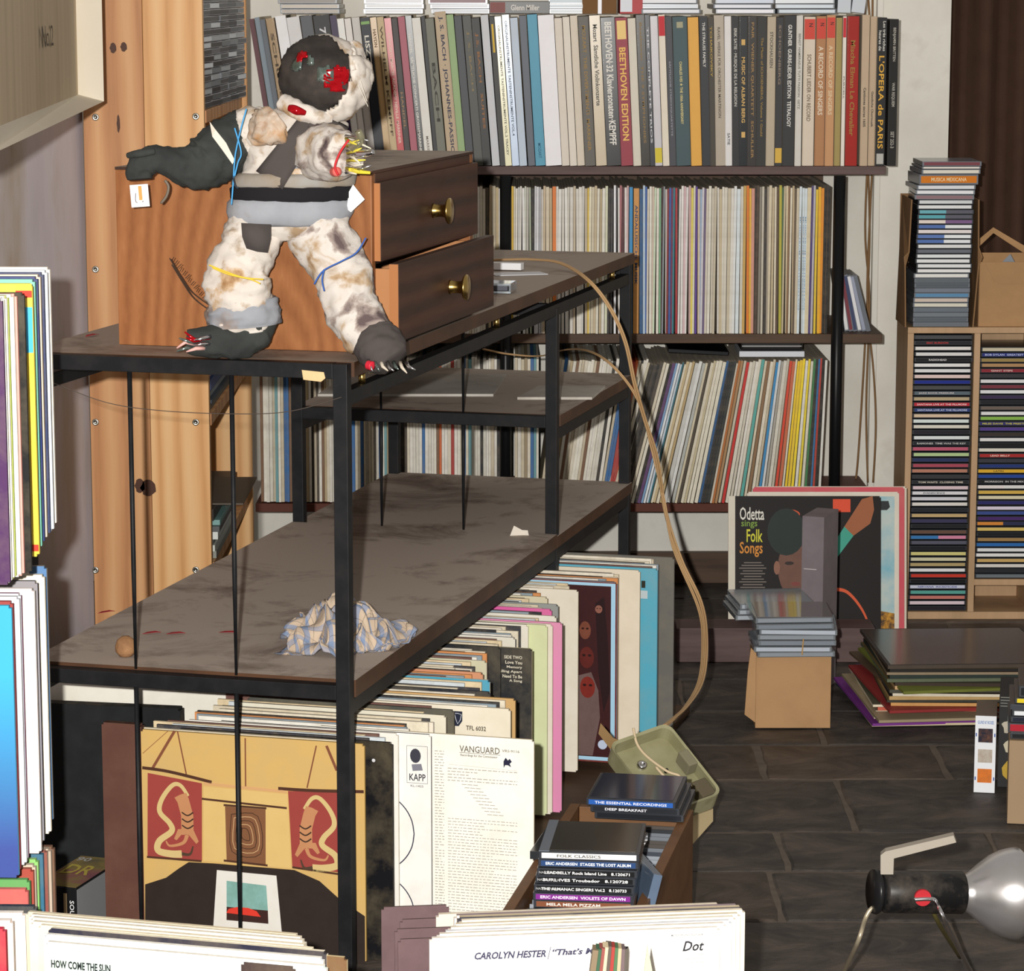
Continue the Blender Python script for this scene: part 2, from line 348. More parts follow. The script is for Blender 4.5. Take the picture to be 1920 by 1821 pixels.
# ---------------------------------------------------------------- wall shelves
SY = 6.32; Z1, Z2, Z3 = .973, .615, .246
sx0, sx1 = at(470, 320, SY).x, at(1661, 320, SY).x
ws = thing('wall_shelf', ((sx0+sx1)/2, SY, 0), 'dark wall shelf with black tube posts, packed with records along the white wall', 'shelf')
for z, th, m in ((Z1, .018, M_SHELFW), (Z2, .02, M_SHELFB), (Z3, .018, mat('5a3226', .6, .3))):
    MB().box(sx0, sx1, SY, 6.695, z-th, z).build('shelf_board', m, ws, bevel=.0015)
MB().box(sx0, at(1569, 640, SY).x, 6.66, 6.69, Z2+.0003, Z1-.0185).build('back_panel', M_SHELFB, ws)  # added panel, stands in for shade over the lit wall above the middle records
for px, y0, y1 in ((1569, 334, 945), (948, 334, 945)):
    X = at(px, 640, SY-.014).x
    MB().tube([(X, SY-.0145, Z1-.019), (X, SY-.0145, 0)], .0125, 14).build('post', mat('101113', .35, .2), ws, True)
    MB().box(X-.004, X+.004, SY-.003, SY+.03, Z2-.035, Z2-.021).build('bracket', M_BLACK, ws)

def book(name, xl, xr, lean, z, h, depth, face, Y=SY, rough=.5, ytop=35, side=None, bev=.0012):
    """a box or sleeve standing on a shelf: photo columns of its spine's top, lean in degrees (top to the left)"""
    th = math.radians(lean); w = mpp(Y, z+h)
    X = ((xl+xr)/2-960)*w; t = max(.0026, (xr-xl)*w*math.cos(th)-.0006)
    Mx = Matrix.Translation((X+h*math.sin(th), Y, z+abs(t/2*math.sin(th))+.0003)) @ Matrix.Rotation(-th, 4, 'Y')
    b = MB().box(-t/2, t/2, 0, depth, 0, h, 1); b.m[2] = 0
    me = b.mesh(name, [face if not isinstance(face, str) else mat(face, rough, .22, 0, 30), side or mat('c9bfae', .7, .3)])
    if bev and t > .008:
        bm = bmesh.new(); bm.from_mesh(me); es = [e for e in bm.edges if all(abs(v.co.y) < 1e-6 for v in e.verts) and abs(e.verts[0].co.z-e.verts[1].co.z) > .1]
        bmesh.ops.bevel(bm, geom=es, offset=min(.002, t*.2), segments=2, affect='EDGES'); bm.to_mesh(me); bm.free()
    return link(name, me, None, False, Mx), t, h
def spine(o, s, c, l, w, zc, h=None):      # lettering down a spine: centre height zc, length l, letter height w
    return text(s, l, w, frame((0, -.0004, zc), (0, 0, -1), (1, 0, 0)), mat(c, .5, 0), o, bold=.022)
def patch(o, t, z0, z1, c, name='spine_label', inset=.0004):
    return MB().box(-t/2+inset, t/2-inset, -.0004, .001, z0, z1).build(name, mat(c, .5, .1), o, world=False)

# (left, right, colour, text, text colour, text span from top / to, letter height share)
B3 = [(22, 56, '5a2c34'), (58, 93, '7a8894'), (95, 130, '5c636c'), (133, 190, 'a08560', 'SCHUBERT', '4a3a28', .1, .7, .4), (195, 268, 'e9e9ec'), (270, 358, 'd6d5d6'), (362, 442, '54565c'),
 (448, 556, '1c1d22', '7 822', 'd8d8dc', .08, .28, .4), (560, 606, '3a2c4c'), (609, 655, 'e9e9e6'), (658, 702, 'dfdad6'), (706, 760, 'c9c6c2'),
 (764, 826, '23262e', 'LISZT', 'e4e0d4', .12, .3, .5), (829, 872, 'c6a676', 'HAYDN', '6a4a2a', .08, .2, .5), (874, 920, 'c2ac84', 'WILHELM KEMPFF', '5a4a34', .06, .8, .4),
 (923, 970, 'c03238', 'CONCERTI MARCEL ACADEMY NEVILLE MARRINER', 'e8d0c0', .1, .85, .4), (973, 1011, '3a3230', 'HANDEL', 'a08060', .5, .75, .4), (1014, 1061, 'a85868'),
 (1064, 1106, '1a1a1c', 'HANDEL  SÄMTLICHE CONCERTI GROSSI/MARRINER', 'e4e2da', .12, .93, .5), (1108, 1166, 'e0ddd6', 'MARRINER', '8a8076', .8, .95, .3), (1170, 1195, '26282a'),
 (1197, 1255, '6c6c5e', 'BACH', '3a3a30', .3, .7, .4), (1258, 1335, 'b8a283', 'J. S. BACH · JOHANNES-PASSION', '3c3c50', .03, .97, .42), (1338, 1386, '8da872'),
 (1390, 1441, '3a3c42'), (1445, 1502, '45463f', 'J. S. BACH', '8a7a5a', .1, .5, .35), (1505, 1560, '2b2928', 'J.S. BACH   SUITES', '9a6a40', .1, .75, .4)]
B4 = [(2, 66, 'c3c5ca'), (74, 116, '2c2a28'), (118, 172, 'e6e0b8', 'ORIGINALINSTRUMENTE TASTENINSTRUMENTE VOL.2 TRACEY', '6a6a60', .06, .93, .36),
 (177, 236, 'c4d6f0', 'ORIGINALINSTRUMENTE TASTENINSTRUMENTE VOL.4', '5a6474', .04, .8, .36), (244, 306, 'b9c6d6'), (318, 376, '585e6a'), (383, 466, '4a98b4', 'MOZART', '2a6a88', .85, .95, .3),
 (470, 602, 'eceaee'), (606, 670, 'd9cfc2'), (673, 731, 'ddd5c8'), (734, 796, 'd5cab8'), (800, 886, '5a564e', 'MOZART  THE DIVERTIMENTI  MARRINER', '9a7c4a', .06, .9, .34),
 (891, 980, 'c9b99e', 'Mozart  Sämtliche Violinkonzerte', '5a5852', .06, .6, .42), (985, 1100, '171617', 'BEETHOVEN·32 Klaviersonaten·KEMPFF', 'eae6de', .03, .86, .5),
 (1103, 1202, '94253a', 'BEETHOVEN EDITION', 'f0c468', .2, .83, .55), (1206, 1272, 'd4cdbd'), (1275, 1345, '2d2820', 'Beethoven  THE 9 SYMPHONIES', '8e744a', .05, .85, .3), (1348, 1386, '2a2e38', 'THE COMPLETE TRIOS', 'd4d4d8', .08, .85, .4),
 (1390, 1452, 'c9c6cc'), (1456, 1511, 'e2d8c6'), (1514, 1568, '3a3a42', 'SÄMTLICHE STREICHQUARTETTE', '9a9aa2', .3, .8, .35), (1572, 1692, '2f4a50', 'CHARLES IVES ★ THE 100th ANNIVERSARY', 'd8c888', .3, .72, .24), (1697, 1786, 'e0a63c')]
B5 = [(50, 122, '1f2026', 'THE STRAUSS FAMILY', 'd8d6d0', .04, .34, .34), (126, 172, '3a3224', 'TCHAIKOVSKY', 'b8984a', .06, .4, .4), (175, 262, 'b5a998', 'RAVEL WERKE FÜR ORCHESTER MARTINON', '5e564c', .08, .68, .34),
 (265, 324, 'e2e0e0', 'SATIE', '5a5a5c', .78, .86, .4), (327, 388, '18191c', 'ERIK SATIE · MUSIQUE DE LA RELIGION', 'c8c4bc', .08, .6, .5), (391, 466, '22262a', 'MUSIC OF ALBAN BERG', 'd8b06a', .27, .71, .42),
 (470, 546, '3a3634', 'PAIR  WIENER QUARTETT  SCHULLER', '9a7a4c', .04, .95, .36), (550, 632, '1f1e1b', 'The Music of SCHOENBERG, Volume 1 Gould', '94783e', .14, .8, .3), (636, 711, 'bcae98', 'STOCKHAUSEN', '5c5850', .1, .34, .38),
 (714, 776, '2a282a', 'SCHOENBERG', '8a7a6a', .05, .45, .34), (781, 882, '232426', 'GUNTHER  GURRE-LIEDER EDITION  TETRALOGY', 'e4e2dc', .06, .74, .34), (886, 943, 'd2cec6', 'BENGT HAMBRAEUS TUTTI PASSION  GETZ', '7a766e', .12, .62, .36),
 (950, 1050, 'd9cbb8', 'SCHUBERT LIEDER ON RECORD', '7a6a58', .25, .7, .36), (1056, 1142, 'b07c50', 'A RECORD OF SINGERS', 'e6d4bc', .2, .66, .5), (1146, 1222, 'c49264', 'A RECORD OF SINGERS', 'e0c8a4', .2, .66, .46),
 (1226, 1280, 'a89660'), (1284, 1316, 'e4dcd2', 'PURCELL', '6a6058', .4, .55, .4), (1321, 1426, 'a62c26', 'Mischa Elman Le Chevalier', 'a07838', .16, .8, .4), (1449, 1516, 'c2ac92', 'Cantiones sacrae 1605', '2e2a26', .48, .74, .34), (1519, 1578, 'bfa88c', 'Geistliche Chormusik', '3a342e', .5, .74, .34),
 (1582, 1664, '131313')]
row1 = [((x[0]/3.556+460), (x[1]/3.556+460))+x[2:] for x in B3]+[((x[0]/4.364+900), (x[1]/4.364+900))+x[2:] for x in B4]+[((x[0]/4.571+1300), (x[1]/4.571+1300))+x[2:] for x in B5]
LEAN = [(480, 8.6), (560, 8.2), (660, 6.4), (720, 5.5), (830, 5.0), (910, 4.5), (1000, 3.4), (1160, 2.9), (1310, 2.0), (1400, .6), (1450, 0), (1700, 0)]
def lerp_tab(tab, x):
    for (a, p), (b, q) in zip(tab, tab[1:]):
        if x <= b: return p+(q-p)*max(0, x-a)/(b-a)
    return tab[-1][1]
def nb(L_, i): a_ = cname(L_[i-1][2]) if i else None; b_ = cname(L_[i+1][2]) if i+1 < len(L_) else None; return f'between {a_} and {b_} ones' if a_ and b_ else f'last beside a {a_ or b_} one'
seen = {}
bx = []
for i, e in enumerate(row1):
    xl, xr, c = e[:3]; h = random.uniform(.310, .318); g = random.random()
    if c == 'b8a283': h = .324
    o, t, h = book('record_box', xl, xr, lerp_tab(LEAN, (xl+xr)/2), Z1, h, .31, c, Y=SY+random.uniform(.003, .014), rough=.4 if g < .7 else .2)
    wd = 'wide' if t > .019 else 'slim' if t < .011 else 'medium'
    lab = f'{cname(c)} untitled box set {nb(row1, i)} on the top shelf'
    if len(e) > 3:
        s, tc, a, b_, k = e[3:]
        spine(o, s, tc, (b_-a)*h, t*k, h*(1-(a+b_)/2))
        lab = f'{cname(c)} record set titled {" ".join(s.split()[:3])} on the top shelf'
        for w_ in ('★', '·', '.', ',', '/'): lab = lab.replace(w_, ' ')
        lab = ' '.join(lab.split()[:15])
    bx.append((o, t, h, e)); k = seen.get(lab, 0); seen[lab] = k+1
    tag(o, lab, 'record box', 'boxed record sets on the top wall shelf')
for o, t, h, e in bx:
    s = e[3] if len(e) > 3 else ''; c = e[2]
    if s.startswith('BEETHOVEN ED'): patch(o, t, h*.855, h*.98, 'f0cf86', inset=.003)
    if s == 'LISZT': patch(o, t, h*.955, h*.975, '8ab070'); 
    if c == '2c2a28': patch(o, t, h*.76, h*.95, 'd8b440', inset=.003)
    if c == 'c9c6cc': patch(o, t, h*.02, h*.12, 'd8c63c')
    if c == '2a282a': patch(o, t, h*.02, h*.12, 'd8b04a')
    if c in ('d9cbb8', 'b07c50', 'c49264'):
        patch(o, t, h*.85, h*.985, 'd24a3c', inset=.0008); text('N', t*.3, .008, frame((t*.1, -.0008, h*.945), (0, 0, -1), (1, 0, 0)), M_BLACK, o)
    if c in ('e2d8c6', 'e4dcd2'): patch(o, t, h*.86, h*.99, 'c8303a')
    if c == '2f4a50': 
        patch(o, t, h*.925, h*.965, 'a8a488', inset=.0085)
    if c == '22262a':
        for zz in (.81, .19): patch(o, t, h*zz, h*zz+.012, 'd8b06a', 'emblem', inset=.005)
    if c == '131313':
        text("L'OPERA de PARIS", .195, t*.58, frame((0, -.0004, h*.43), (0, 0, -1), (1, 0, 0)), mat('e8b03c', .5, 0), o)
        text('Les très riches', .062, t*.3, frame((t*.22, -.0004, h*.875), (0, 0, -1), (1, 0, 0)), mat('dcdad2', .5, 0), o)
        text('heures de', .042, t*.3, frame((-t*.22, -.0004, h*.845), (0, 0, -1), (1, 0, 0)), mat('dcdad2', .5, 0), o)
        patch(o, t, .004, .026, 'b8b6b0', 'emblem', inset=.0025)
# angled last box beside the wall
Xb = at(1665, 200, SY).x
M_ = Matrix.Translation((Xb+.0012, SY+.004, Z1+.0005)) @ Matrix.Rotation(math.radians(7), 4, 'Z')
b = MB().box(0, .019, 0, .3, 0, .308); o = b.build('record_box', mat('2b2a29', .5, .2), bevel=.001); o.matrix_basis = M_
tag(o, 'dark grey box set titled Benjamin Britten War Requiem, last on the top wall shelf', 'record box', 'boxed record sets on the top wall shelf')
for s, l, zc in (('BENJAMIN BRITTEN', .07, .255), ('WAR REQUIEM', .05, .15), ('SET 252-3', .035, .055)):
    text(s, l, .0075, frame((.0095, -.0004, zc), (0, 0, -1), (1, 0, 0)), mat('b8b4aa', .5, 0), o)

# stacks of cases lying on the boxed sets
CDM = {}
CASE_T = .0104
def case_mesh(kind, l=.125, d=.14, t=CASE_T):
    k = (kind, l, d, t)
    if k not in CDM:
        m = {'dark': M_CASE, 'light': M_CASEL, 'clear': M_CLEAR}[kind]
        b = MB().box(-l/2, l/2, 0, d, .0003, t-.0003); CDM[k] = b.mesh('cd_case', m)
        bm = bmesh.new(); bm.from_mesh(CDM[k]); bmesh.ops.bevel(bm, geom=bm.edges[:], offset=.0006, segments=1, affect='EDGES'); bm.to_mesh(CDM[k]); bm.free()
    return CDM[k]
INS = {}
def insert_mesh(c, l=.118, t=CASE_T, fr=(0, 1)):
    k = (c, l, t, fr)
    if k not in INS: INS[k] = MB().box(-l/2+l*fr[0], -l/2+l*fr[1], -.0004, .0005, t*.17, t*.83).mesh('spine_insert', mat(c, .35, .12, 0, 60))
    return INS[k]
def cd(loc, rz, c, label, group, kind='dark', txt=None, tc='e0e0e0', t=CASE_T, M=None, c2=None, l=.125):
    o = link('cd_case', case_mesh(kind, l, .14, t), None, False, M if M is not None else Matrix.Translation(loc) @ Matrix.Rotation(rz, 4, 'Z'))
    if c2: link('spine_insert', insert_mesh(c, l*.944, t, (0, .5)), o, False); link('spine_insert', insert_mesh(c2, l*.944, t, (.5, 1)), o, False)
    else: link('spine_insert', insert_mesh(c, l*.944, t), o, False)
    if txt: text(txt, min(l*.85, .0042*len(txt)), t*.36, frame((0 if len(txt) > 18 else -l*.1, -.0006, t*.5), (1, 0, 0), (0, 0, 1)), mat(tc, .5, 0), o, bold=.02)
    return tag(o, label, 'cd case', group)
ZB = Z1+.3195
tops = [(515, 640, 6, ['b8b0a8', 'c8c0b4', '9a9692', 'c4beb6', 'aaa6a0', 'c8c2b8']), (684, 795, 4, ['e8eaf0', 'eef0f4', 'e8eaf0', 'e4e6ea']), (808, 914, 3, ['dfe4ec', 'e8ecf4', '8a6a70']),
        (1036, 1090, 3, ['dce4ea', 'd0dae2', 'c8d4dc']), (1208, 1304, 4, ['e8eaf2', 'dfe6f0', 'eceef4', 'd0d8e4']), (1341, 1450, 4, ['f0f0f8', 'eceef8', 'd8e0f0', 'c8d8ee']), (1460, 1566, 4, ['dde6ee', 'd8e2ec', 'e4eaf0', 'c4ced8'])]
places = ['at the pine bookcase end', 'behind the doll head', 'beside the Glenn Miller box', 'beside the brown carton', 'over the yellow set', 'over the Alban Berg set', 'over the singers sets']
for (xl, xr, n, cs), pl in zip(tops, places):
    for k in range(n):
        w = mpp(SY, 1.3); l = .125 if xr-xl > 80 else .06
        X = ((xl+xr)/2-960+random.uniform(-3, 3))*w
        cd((X, SY+.012+random.uniform(0, .008), ZB+k*CASE_T), math.radians(random.uniform(-3, 3)), cs[k], f'CD case lying on the box sets {pl}, {ordinal(k+1)} from the bottom', 'cases lying on the boxed sets', 'light', l=l if l > .1 else .075)
w = mpp(SY, 1.3)
X = (974-960)*w
o = MB().box(-.064, .064, 0, .14, 0, .026).build('record_box', mat('141313', .3, .1), bevel=.001); o.location = (X, SY+.014, ZB)
tag(o, 'thick black CD set titled Glenn Miller lying on the box sets', 'cd set')
MB().box(-.062, -.03, -.0005, .001, .002, .024).build('spine_picture', mat('7a2e26', .4, .4, 0, 60), o, world=False)
text('Glenn Miller', .06, .012, frame((.012, -.0006, .013), (1, 0, 0), (0, 0, 1)), mat('e6e2da', .5, 0), o)
o = MB().box(-.036, .036, 0, .15, 0, .07).build('carton', mat('7a5836', .7, .3), bevel=.001); o.location = ((1124-960)*w, SY+.014, ZB); tag(o, 'small brown carton standing on the box sets', 'carton')
MB().box(-.003, .005, -.0004, .001, 0, .07).build('label_strip', mat('e8e8f0', .3, 0), o, world=False)
o = MB().box(-.024, .024, 0, .14, 0, .05).build('red_case', mat('b02a30', .4, .2), bevel=.001); o.location = ((1184-960)*w, SY+.014, ZB); tag(o, 'small red case standing on the box sets beside the brown carton', 'case')
MB().box(-.023, .002, -.0004, .001, .004, .046).build('label', mat('c8ccd4', .3, .2), o, world=False)
for q in range(2):
    o = MB().box(-.014, .014, 0, .13, 0, .06).build('clear_case', mat('cfd6de', .12, .1, spec=.7), bevel=.001); o.matrix_basis = Matrix.Translation(((1584+q*26-960)*w, SY+.016, ZB+.002)) @ Matrix.Rotation(math.radians(2+5*q), 4, 'Y')
    tag(o, ['pale plastic case standing on edge over the red box set', 'pale plastic case leaning on edge over the red box set'][q], 'case')

# middle shelf: records, thin spines
def fill(runs, px0=880, sc=2.667, tmin=4.6, tmax=6.9):
    out = []
    for a, b, cs in runs:
        x = a/sc+px0; e = b/sc+px0; k = 0
        if len(cs) == 1 and e-x < 13: out.append((x, e, cs[0])); continue
        n = max(len(cs) if e-x > 3.4*len(cs) else 1, round((e-x)/((tmin+tmax)/2)))
        ws_ = [random.uniform(tmin, tmax) for _ in range(n)]; s = sum(ws_)
        for i in range(n):
            t = ws_[i]/s*(e-x); out.append((a/sc+px0+sum(ws_[:i])/s*(e-x), a/sc+px0+sum(ws_[:i+1])/s*(e-x), cs[i % len(cs)] if n > len(cs) or True else cs[i]))
    return out
CR = ['d8cfbc', 'e4dfd2', 'cfc4ae', 'dcd6ca', 'b9ab92', 'e8e6de']
R2 = [(100, 165, ['b8a482', 'd0c4aa', 'c0ac84', 'e4e2e0']), (208, 222, ['e0b83a']), (222, 308, ['d8cfbc', 'e4e0d6', 'c4c4c0', 'dcd8d0', 'e8e6e2', 'cfd2c4', 'b8b4aa', 'a8b09a']), (310, 326, ['1c1c1e']), (326, 370, ['c8c8cc', 'dcdce0', 'b0b0b4', 'd4d0c8']),
 (370, 414, ['cbb89a', 'd6c8b0', 'baa888']), (415, 434, ['e07c34']), (434, 520, ['dcd8d0', 'e6e4de', 'd0ccc2', 'e8e6e0', 'c8c4b8']), (520, 590, ['c2b49c', 'dad6cc', 'e0ddd4', 'cac8c2']), (590, 612, ['d8b84a', 'e8e0c4']), (612, 694, ['d0c6ae', 'c8b898', 'ded8c8', 'b8a684', 'e4e0d4', 'd8dac0']),
 (696, 720, ['26262a', '3c3c40']), (722, 798, ['e6e6ea', '2a2a30', 'dcdad8', 'a86a70', '5a3038', 'e4dcd8', 'c8a8a8']), (800, 818, ['2f8cc4']), (822, 850, ['cf9450']), (851, 868, ['2a5a88']), (868, 890, ['b8ccdc', '3a66b0']),
 (890, 960, ['d8d0c0', 'e4e0d4', 'd0c0b0', 'ccdcc0', 'e8e2d6', '7ab088']), (960, 990, ['3a2028', '8a9098', 'c8c4c0']), (990, 1050, ['8a2a34', '3a5aa4', '7a2a58', '2a7a88', 'b02a38', '1c1c20']), (1050, 1110, ['dcdad8', 'e8e4e0', 'd8b8bc', 'e2dedc', 'c8a4a4']),
 (1110, 1132, ['e0d060', 'dcd8c8']), (1132, 1186, ['5a3a9a', 'd4c4b0', '9ab4d0', 'd0ccd4', '6a5a80']), (1186, 1250, ['d6cebe', 'e2ddd0', 'cfc8b8', 'c6bca6', 'dedad2']), (1250, 1325, ['c8b898', 'e4dfd4', 'd8d2c4', 'cabfa8', 'e0dcd2']), (1325, 1372, ['e2e4e2', 'dce6ea', 'd4d0c4']),
 (1372, 1400, ['c8a45a', 'e47e28']), (1400, 1428, ['e6b43c', 'd49a8a']), (1428, 1452, ['241e1c', '4a3a30']), (1452, 1500, ['8a8478', 'c8c0b0', '3a3634', 'a49a8a']), (1500, 1550, ['d8cbb0', 'c4b494', 'e0d6c0', '5a4838']), (1550, 1564, ['b8b040']), (1564, 1652, ['4a6a4a', 'c8b898', 'd8c8a8', '8a6a4a', 'e4dcc8', 'bca888', '6a5a48', 'd0c4ac']),
 (1652, 1692, ['d8e4ea']), (1692, 1712, ['dccfae']), (1712, 1734, ['4a3a78', 'b8b4c0']), (1734, 1776, ['e8c83a', 'f0b428', 'e89428']), (1778, 1806, ['18181a', '222226'])]
cnt = {}
F2 = [(a, b, c if b <= 1555 else '1a1a1c') for a, b, c in fill(R2)]
for i, (xl, xr, c) in enumerate(F2):
    o, t, h = book('record_sleeve', xl, xr, random.uniform(-.5, .5), Z2, random.uniform(.308, .317), .32, mat(c, .45, .3, 0, 40, '8a7a62'), Y=SY+random.uniform(.003, .013), bev=0)
    tag(o, f'thin {cname(c)} sleeve {nb(F2, i)} on the middle wall shelf', 'record', 'record sleeves on the middle wall shelf')
    if c == 'cf9450': spine(o, 'ANDALUSISCHE MUSIK', '3a4a6a', .17, t*.55, .19); tag(o, 'wide tan record set titled Andalusische Musik on the middle wall shelf')
    if c == 'd8e4ea': spine(o, 'MUSIC FROM NORTHERN LAOS', '7a9ab8', .2, t*.4, .15); tag(o, 'wide pale blue record set near the end of the middle wall shelf')

# lowest wall shelf: records leaning to the right
R3 = [(862, 905, ['d8d0bc', '4a463e', 'c8c0aa']), (905, 972, ['2a2826', '3c3834', '1e1e20', '4c4640']), (972, 1002, ['d8cfba', 'e0dacb']), (1002, 1032, ['1c1c1e', '5a3a6a']), (1032, 1066, ['7aa0c8', 'dfe4ea', 'c4d0dc']), (1066, 1086, ['2a6a78', 'dcd4c0']), (1086, 1130, ['c9b690', 'e0d6c0', 'b8a074']), (1130, 1182, ['c8c8c4', 'dfe0de', 'b4b8b4']),
 (1182, 1250, ['d0c6ac', '4a4238', 'd8d0bc', 'c4b898', 'e2dccc']), (1250, 1286, ['e0dac8']), (1286, 1312, ['2a5a8a', '20242a']), (1312, 1346, ['1e2428', '2a3438', 'cac6ba']), (1346, 1372, ['b06a34', 'a8825a']), (1374, 1402, ['cac2b0', 'c82a2a']), (1402, 1462, ['dcd6c8', 'cfc8b8', 'e4e0d6']), (1462, 1478, ['58a8a0']), (1478, 1534, ['d8cdb6', '8a6a4c', 'e0d8c6', 'c8bca4']), (1534, 1560, ['2f88c0', 'd4d8dc']),
 (1560, 1602, ['a8a49c', 'd8d4c8', 'c0b8a8']), (1602, 1632, ['d8442e', 'c86a48']), (1632, 1642, ['e0d8c4']), (1642, 1682, ['f0cc28', 'ecc834', 'f4d830']), (1682, 1722, ['e4e2da', 'e8d23a', 'dcd8c8']), (1722, 1746, ['3a7a4a', '2a2a2c']), (1746, 1766, ['2a70a8', 'b83a34']), (1766, 1792, ['1c1c1e', 'e4e2dc'])]
LEAN3 = [(1180, 15.5), (1290, 13), (1400, 9.5), (1480, 6), (1540, 2.5), (1560, 1.5)]
F3 = fill(R3, tmin=4.8, tmax=6.8)
for i, (xl, xr, c) in enumerate(F3):
    ln = -lerp_tab(LEAN3, (xl+xr)/2)
    o, t, h = book('record_sleeve', xl, xr, ln, Z3, random.uniform(.309, .316), .305, mat(c, .45, .3, 0, 40, '8a7a62'), Y=SY+random.uniform(.003, .013), bev=0)
    tag(o, f'thin {cname(c)} sleeve {nb(F3, i)} leaning on the lowest wall shelf', 'record', 'record sleeves on the lowest wall shelf')
# the records seen only through the rack, past the first three hundred
b = MB(); x = 486; i = 0; cols = ['d8cfbc', 'c8bca4', 'e2ddd0', '9a8a70', '4a423a', 'a83c38', '3a6aa0', 'd8d4c8', 'b8a684', '2a2a2c', 'd0683a', '6a9aa0', 'e4e0d6', '7a5a44']
ms = [mat(c, .45, .3, 0, 40, '8a7a62') for c in cols]
while x < 1172:
    w = random.uniform(4.2, 6.4)
    if not (935 < x < 962):
        k = random.choice([0, 0, 1, 1, 2, 2, 7, 7, 8, 12, 12, 3, 4, 5, 6, 9, 10, 11, 13])
        if 1128 < x < 1136: k = 6
        th = math.radians(0 if x < 1010 else 8 if x < 1120 else 9); hh = random.uniform(.309, .316); s = mpp(SY, .5)
        Mx = Matrix.Translation(((x-960)*s, SY+random.uniform(.003, .012), Z3+.003)) @ Matrix.Rotation(th, 4, 'Y')
        b.box(0, w*s-.0005, 0, .3, 0, hh, k, Mx)
    x += w
s = mpp(SY, .8); x = 486
while x < 912:                             # and the middle shelf's run behind the chest
    w = random.uniform(4.6, 6.8); b.box((x-960)*s, (x-960)*s+w*s-.0005, SY+random.uniform(.003, .012), SY+.31, Z2+.0003, Z2+random.uniform(.308, .316), random.randrange(len(cols)) if random.random() < .35 else random.choice((0, 1, 2, 7, 8, 12))); x += w
tag(b.build('packed_record_sleeves', ms), 'records packed on the wall shelves behind the steel rack and drawer chest', 'records', kind='stuff')
# things lying over the lowest row
s = mpp(SY, .56)
o = MB().box(-.065, .065, 0, .2, 0, .008).build('dark_folder', mat('16171a', .25, .1), bevel=.001); o.matrix_basis = Matrix.Translation(((1310-960)*s, SY+.02, .5695)) @ Matrix.Rotation(math.radians(3), 4, 'Y'); tag(o, 'flat black folder lying on the lowest row of records', 'folder')
o = MB().box(-.07, .07, 0, .14, 0, .012).build('white_case', mat('d8dce4', .2, .1), bevel=.001); o.location = ((1448-960)*s, SY+.01, .5645); tag(o, 'pale flat case lying on the lowest row of records', 'case')
o = MB().box(-.067, .067, 0, .14, 0, .02).build('cd_wallet', mat('1f1d1e', .4, .2), bevel=.006); o.location = ((1448-960)*s, SY+.015, .577); tag(o, 'dark rounded CD wallet lying on the pale flat case', 'wallet')
MB().box(-.064, .064, -.0008, .003, .0095, .0112).build('zip', M_CHROME, o, world=False)
# small leaning cases at the end of the middle shelf
cs = ['e2e2e4', '7a3440', '3a4468', 'e4e4e8', '9aa0b4', '6a7078']
for k, c in enumerate(cs):
    X = at(1581+k*8.2, 600, SY+.05).x; th = math.radians(-9-k*1.2)
    Mx = Matrix.Translation((X+.012, SY+.05, Z2+.0005)) @ Matrix.Rotation(th, 4, 'Y') @ Matrix.Translation((.0, 0, .0625)) @ Matrix.Rotation(math.pi/2, 4, 'Y')
    Mx = Matrix.Translation((X+.0135, SY+.05, Z2+.0012)) @ Matrix.Rotation(th, 4, 'Y') @ Matrix.Translation((-.0104, 0, .0625)) @ Matrix.Rotation(math.pi/2, 4, 'Y')
    cd(None, 0, c, f'{cname(c)} CD case leaning on the middle wall shelf, {ordinal(k+1)} from the black post', 'leaning cases on the middle shelf', 'light', M=Mx)
# cables down the wall
for k, pts in enumerate([[(1622, -5), (1620, 120), (1628, 330), (1630, 460), (1622, 640), (1610, 840), (1604, 905)], [(1636, -5), (1634, 160), (1622, 420), (1630, 560), (1624, 760), (1627, 905)], [(1628, 0), (1640, 200), (1632, 380), (1626, 560), (1638, 700), (1642, 800), (1637, 905)]]):
    MB_ = MB().tube(catmull([at(x, y, 6.655-.003*k) for x, y in pts], 6), .0022, 6)
    tag(MB_.build('hanging_cable', mat('8a6a48', .6, .3), smooth=True), 'thin brown cable hanging down the white wall past the shelf ends', 'cable', 'cables down the white wall')
# ---------------------------------------------------------------- CD cabinet, stack and boxes
CY = 6.28
wc = mpp(CY, .35); X0 = (1697-960)*wc; X1 = (1950-960)*wc; XD = (1827-960)*wc; TH = .013; ZC = .634
M_BEECH = noisy('beech_board', [(.3, 'a98a68'), (.6, 'bc9a76'), (.8, 'b0906c')], scale=(6, 6, .8), nscale=3, rough=.5)
cab = thing('cd_cabinet', ((X0+X1)/2, CY, 0), 'pale wooden CD cabinet with two columns standing by the white wall', 'cabinet')
MB().box(X0, X0+TH, CY, CY+.18, 0, ZC-TH).build('side_panel', M_BEECH, cab, bevel=.0006)
MB().box(X1-TH, X1, CY, CY+.18, 0, ZC-TH).build('side_panel', M_BEECH, cab, bevel=.0006)
MB().box(XD-TH/2, XD+TH/2, CY, CY+.18, .016, ZC-TH).build('divider', M_BEECH, cab, bevel=.0006)
MB().box(X0, X1, CY, CY+.18, ZC-TH+.0003, ZC).build('top_panel', M_BEECH, cab, bevel=.0006)
MB().box(X0+TH, X1-TH, CY, CY+.18, 0, .0157).build('bottom_panel', M_BEECH, cab, bevel=.0006)
MB().box(X0+TH, X1-TH, CY+.172, CY+.179, .016, ZC-TH).build('back_panel', M_BEECH, cab)
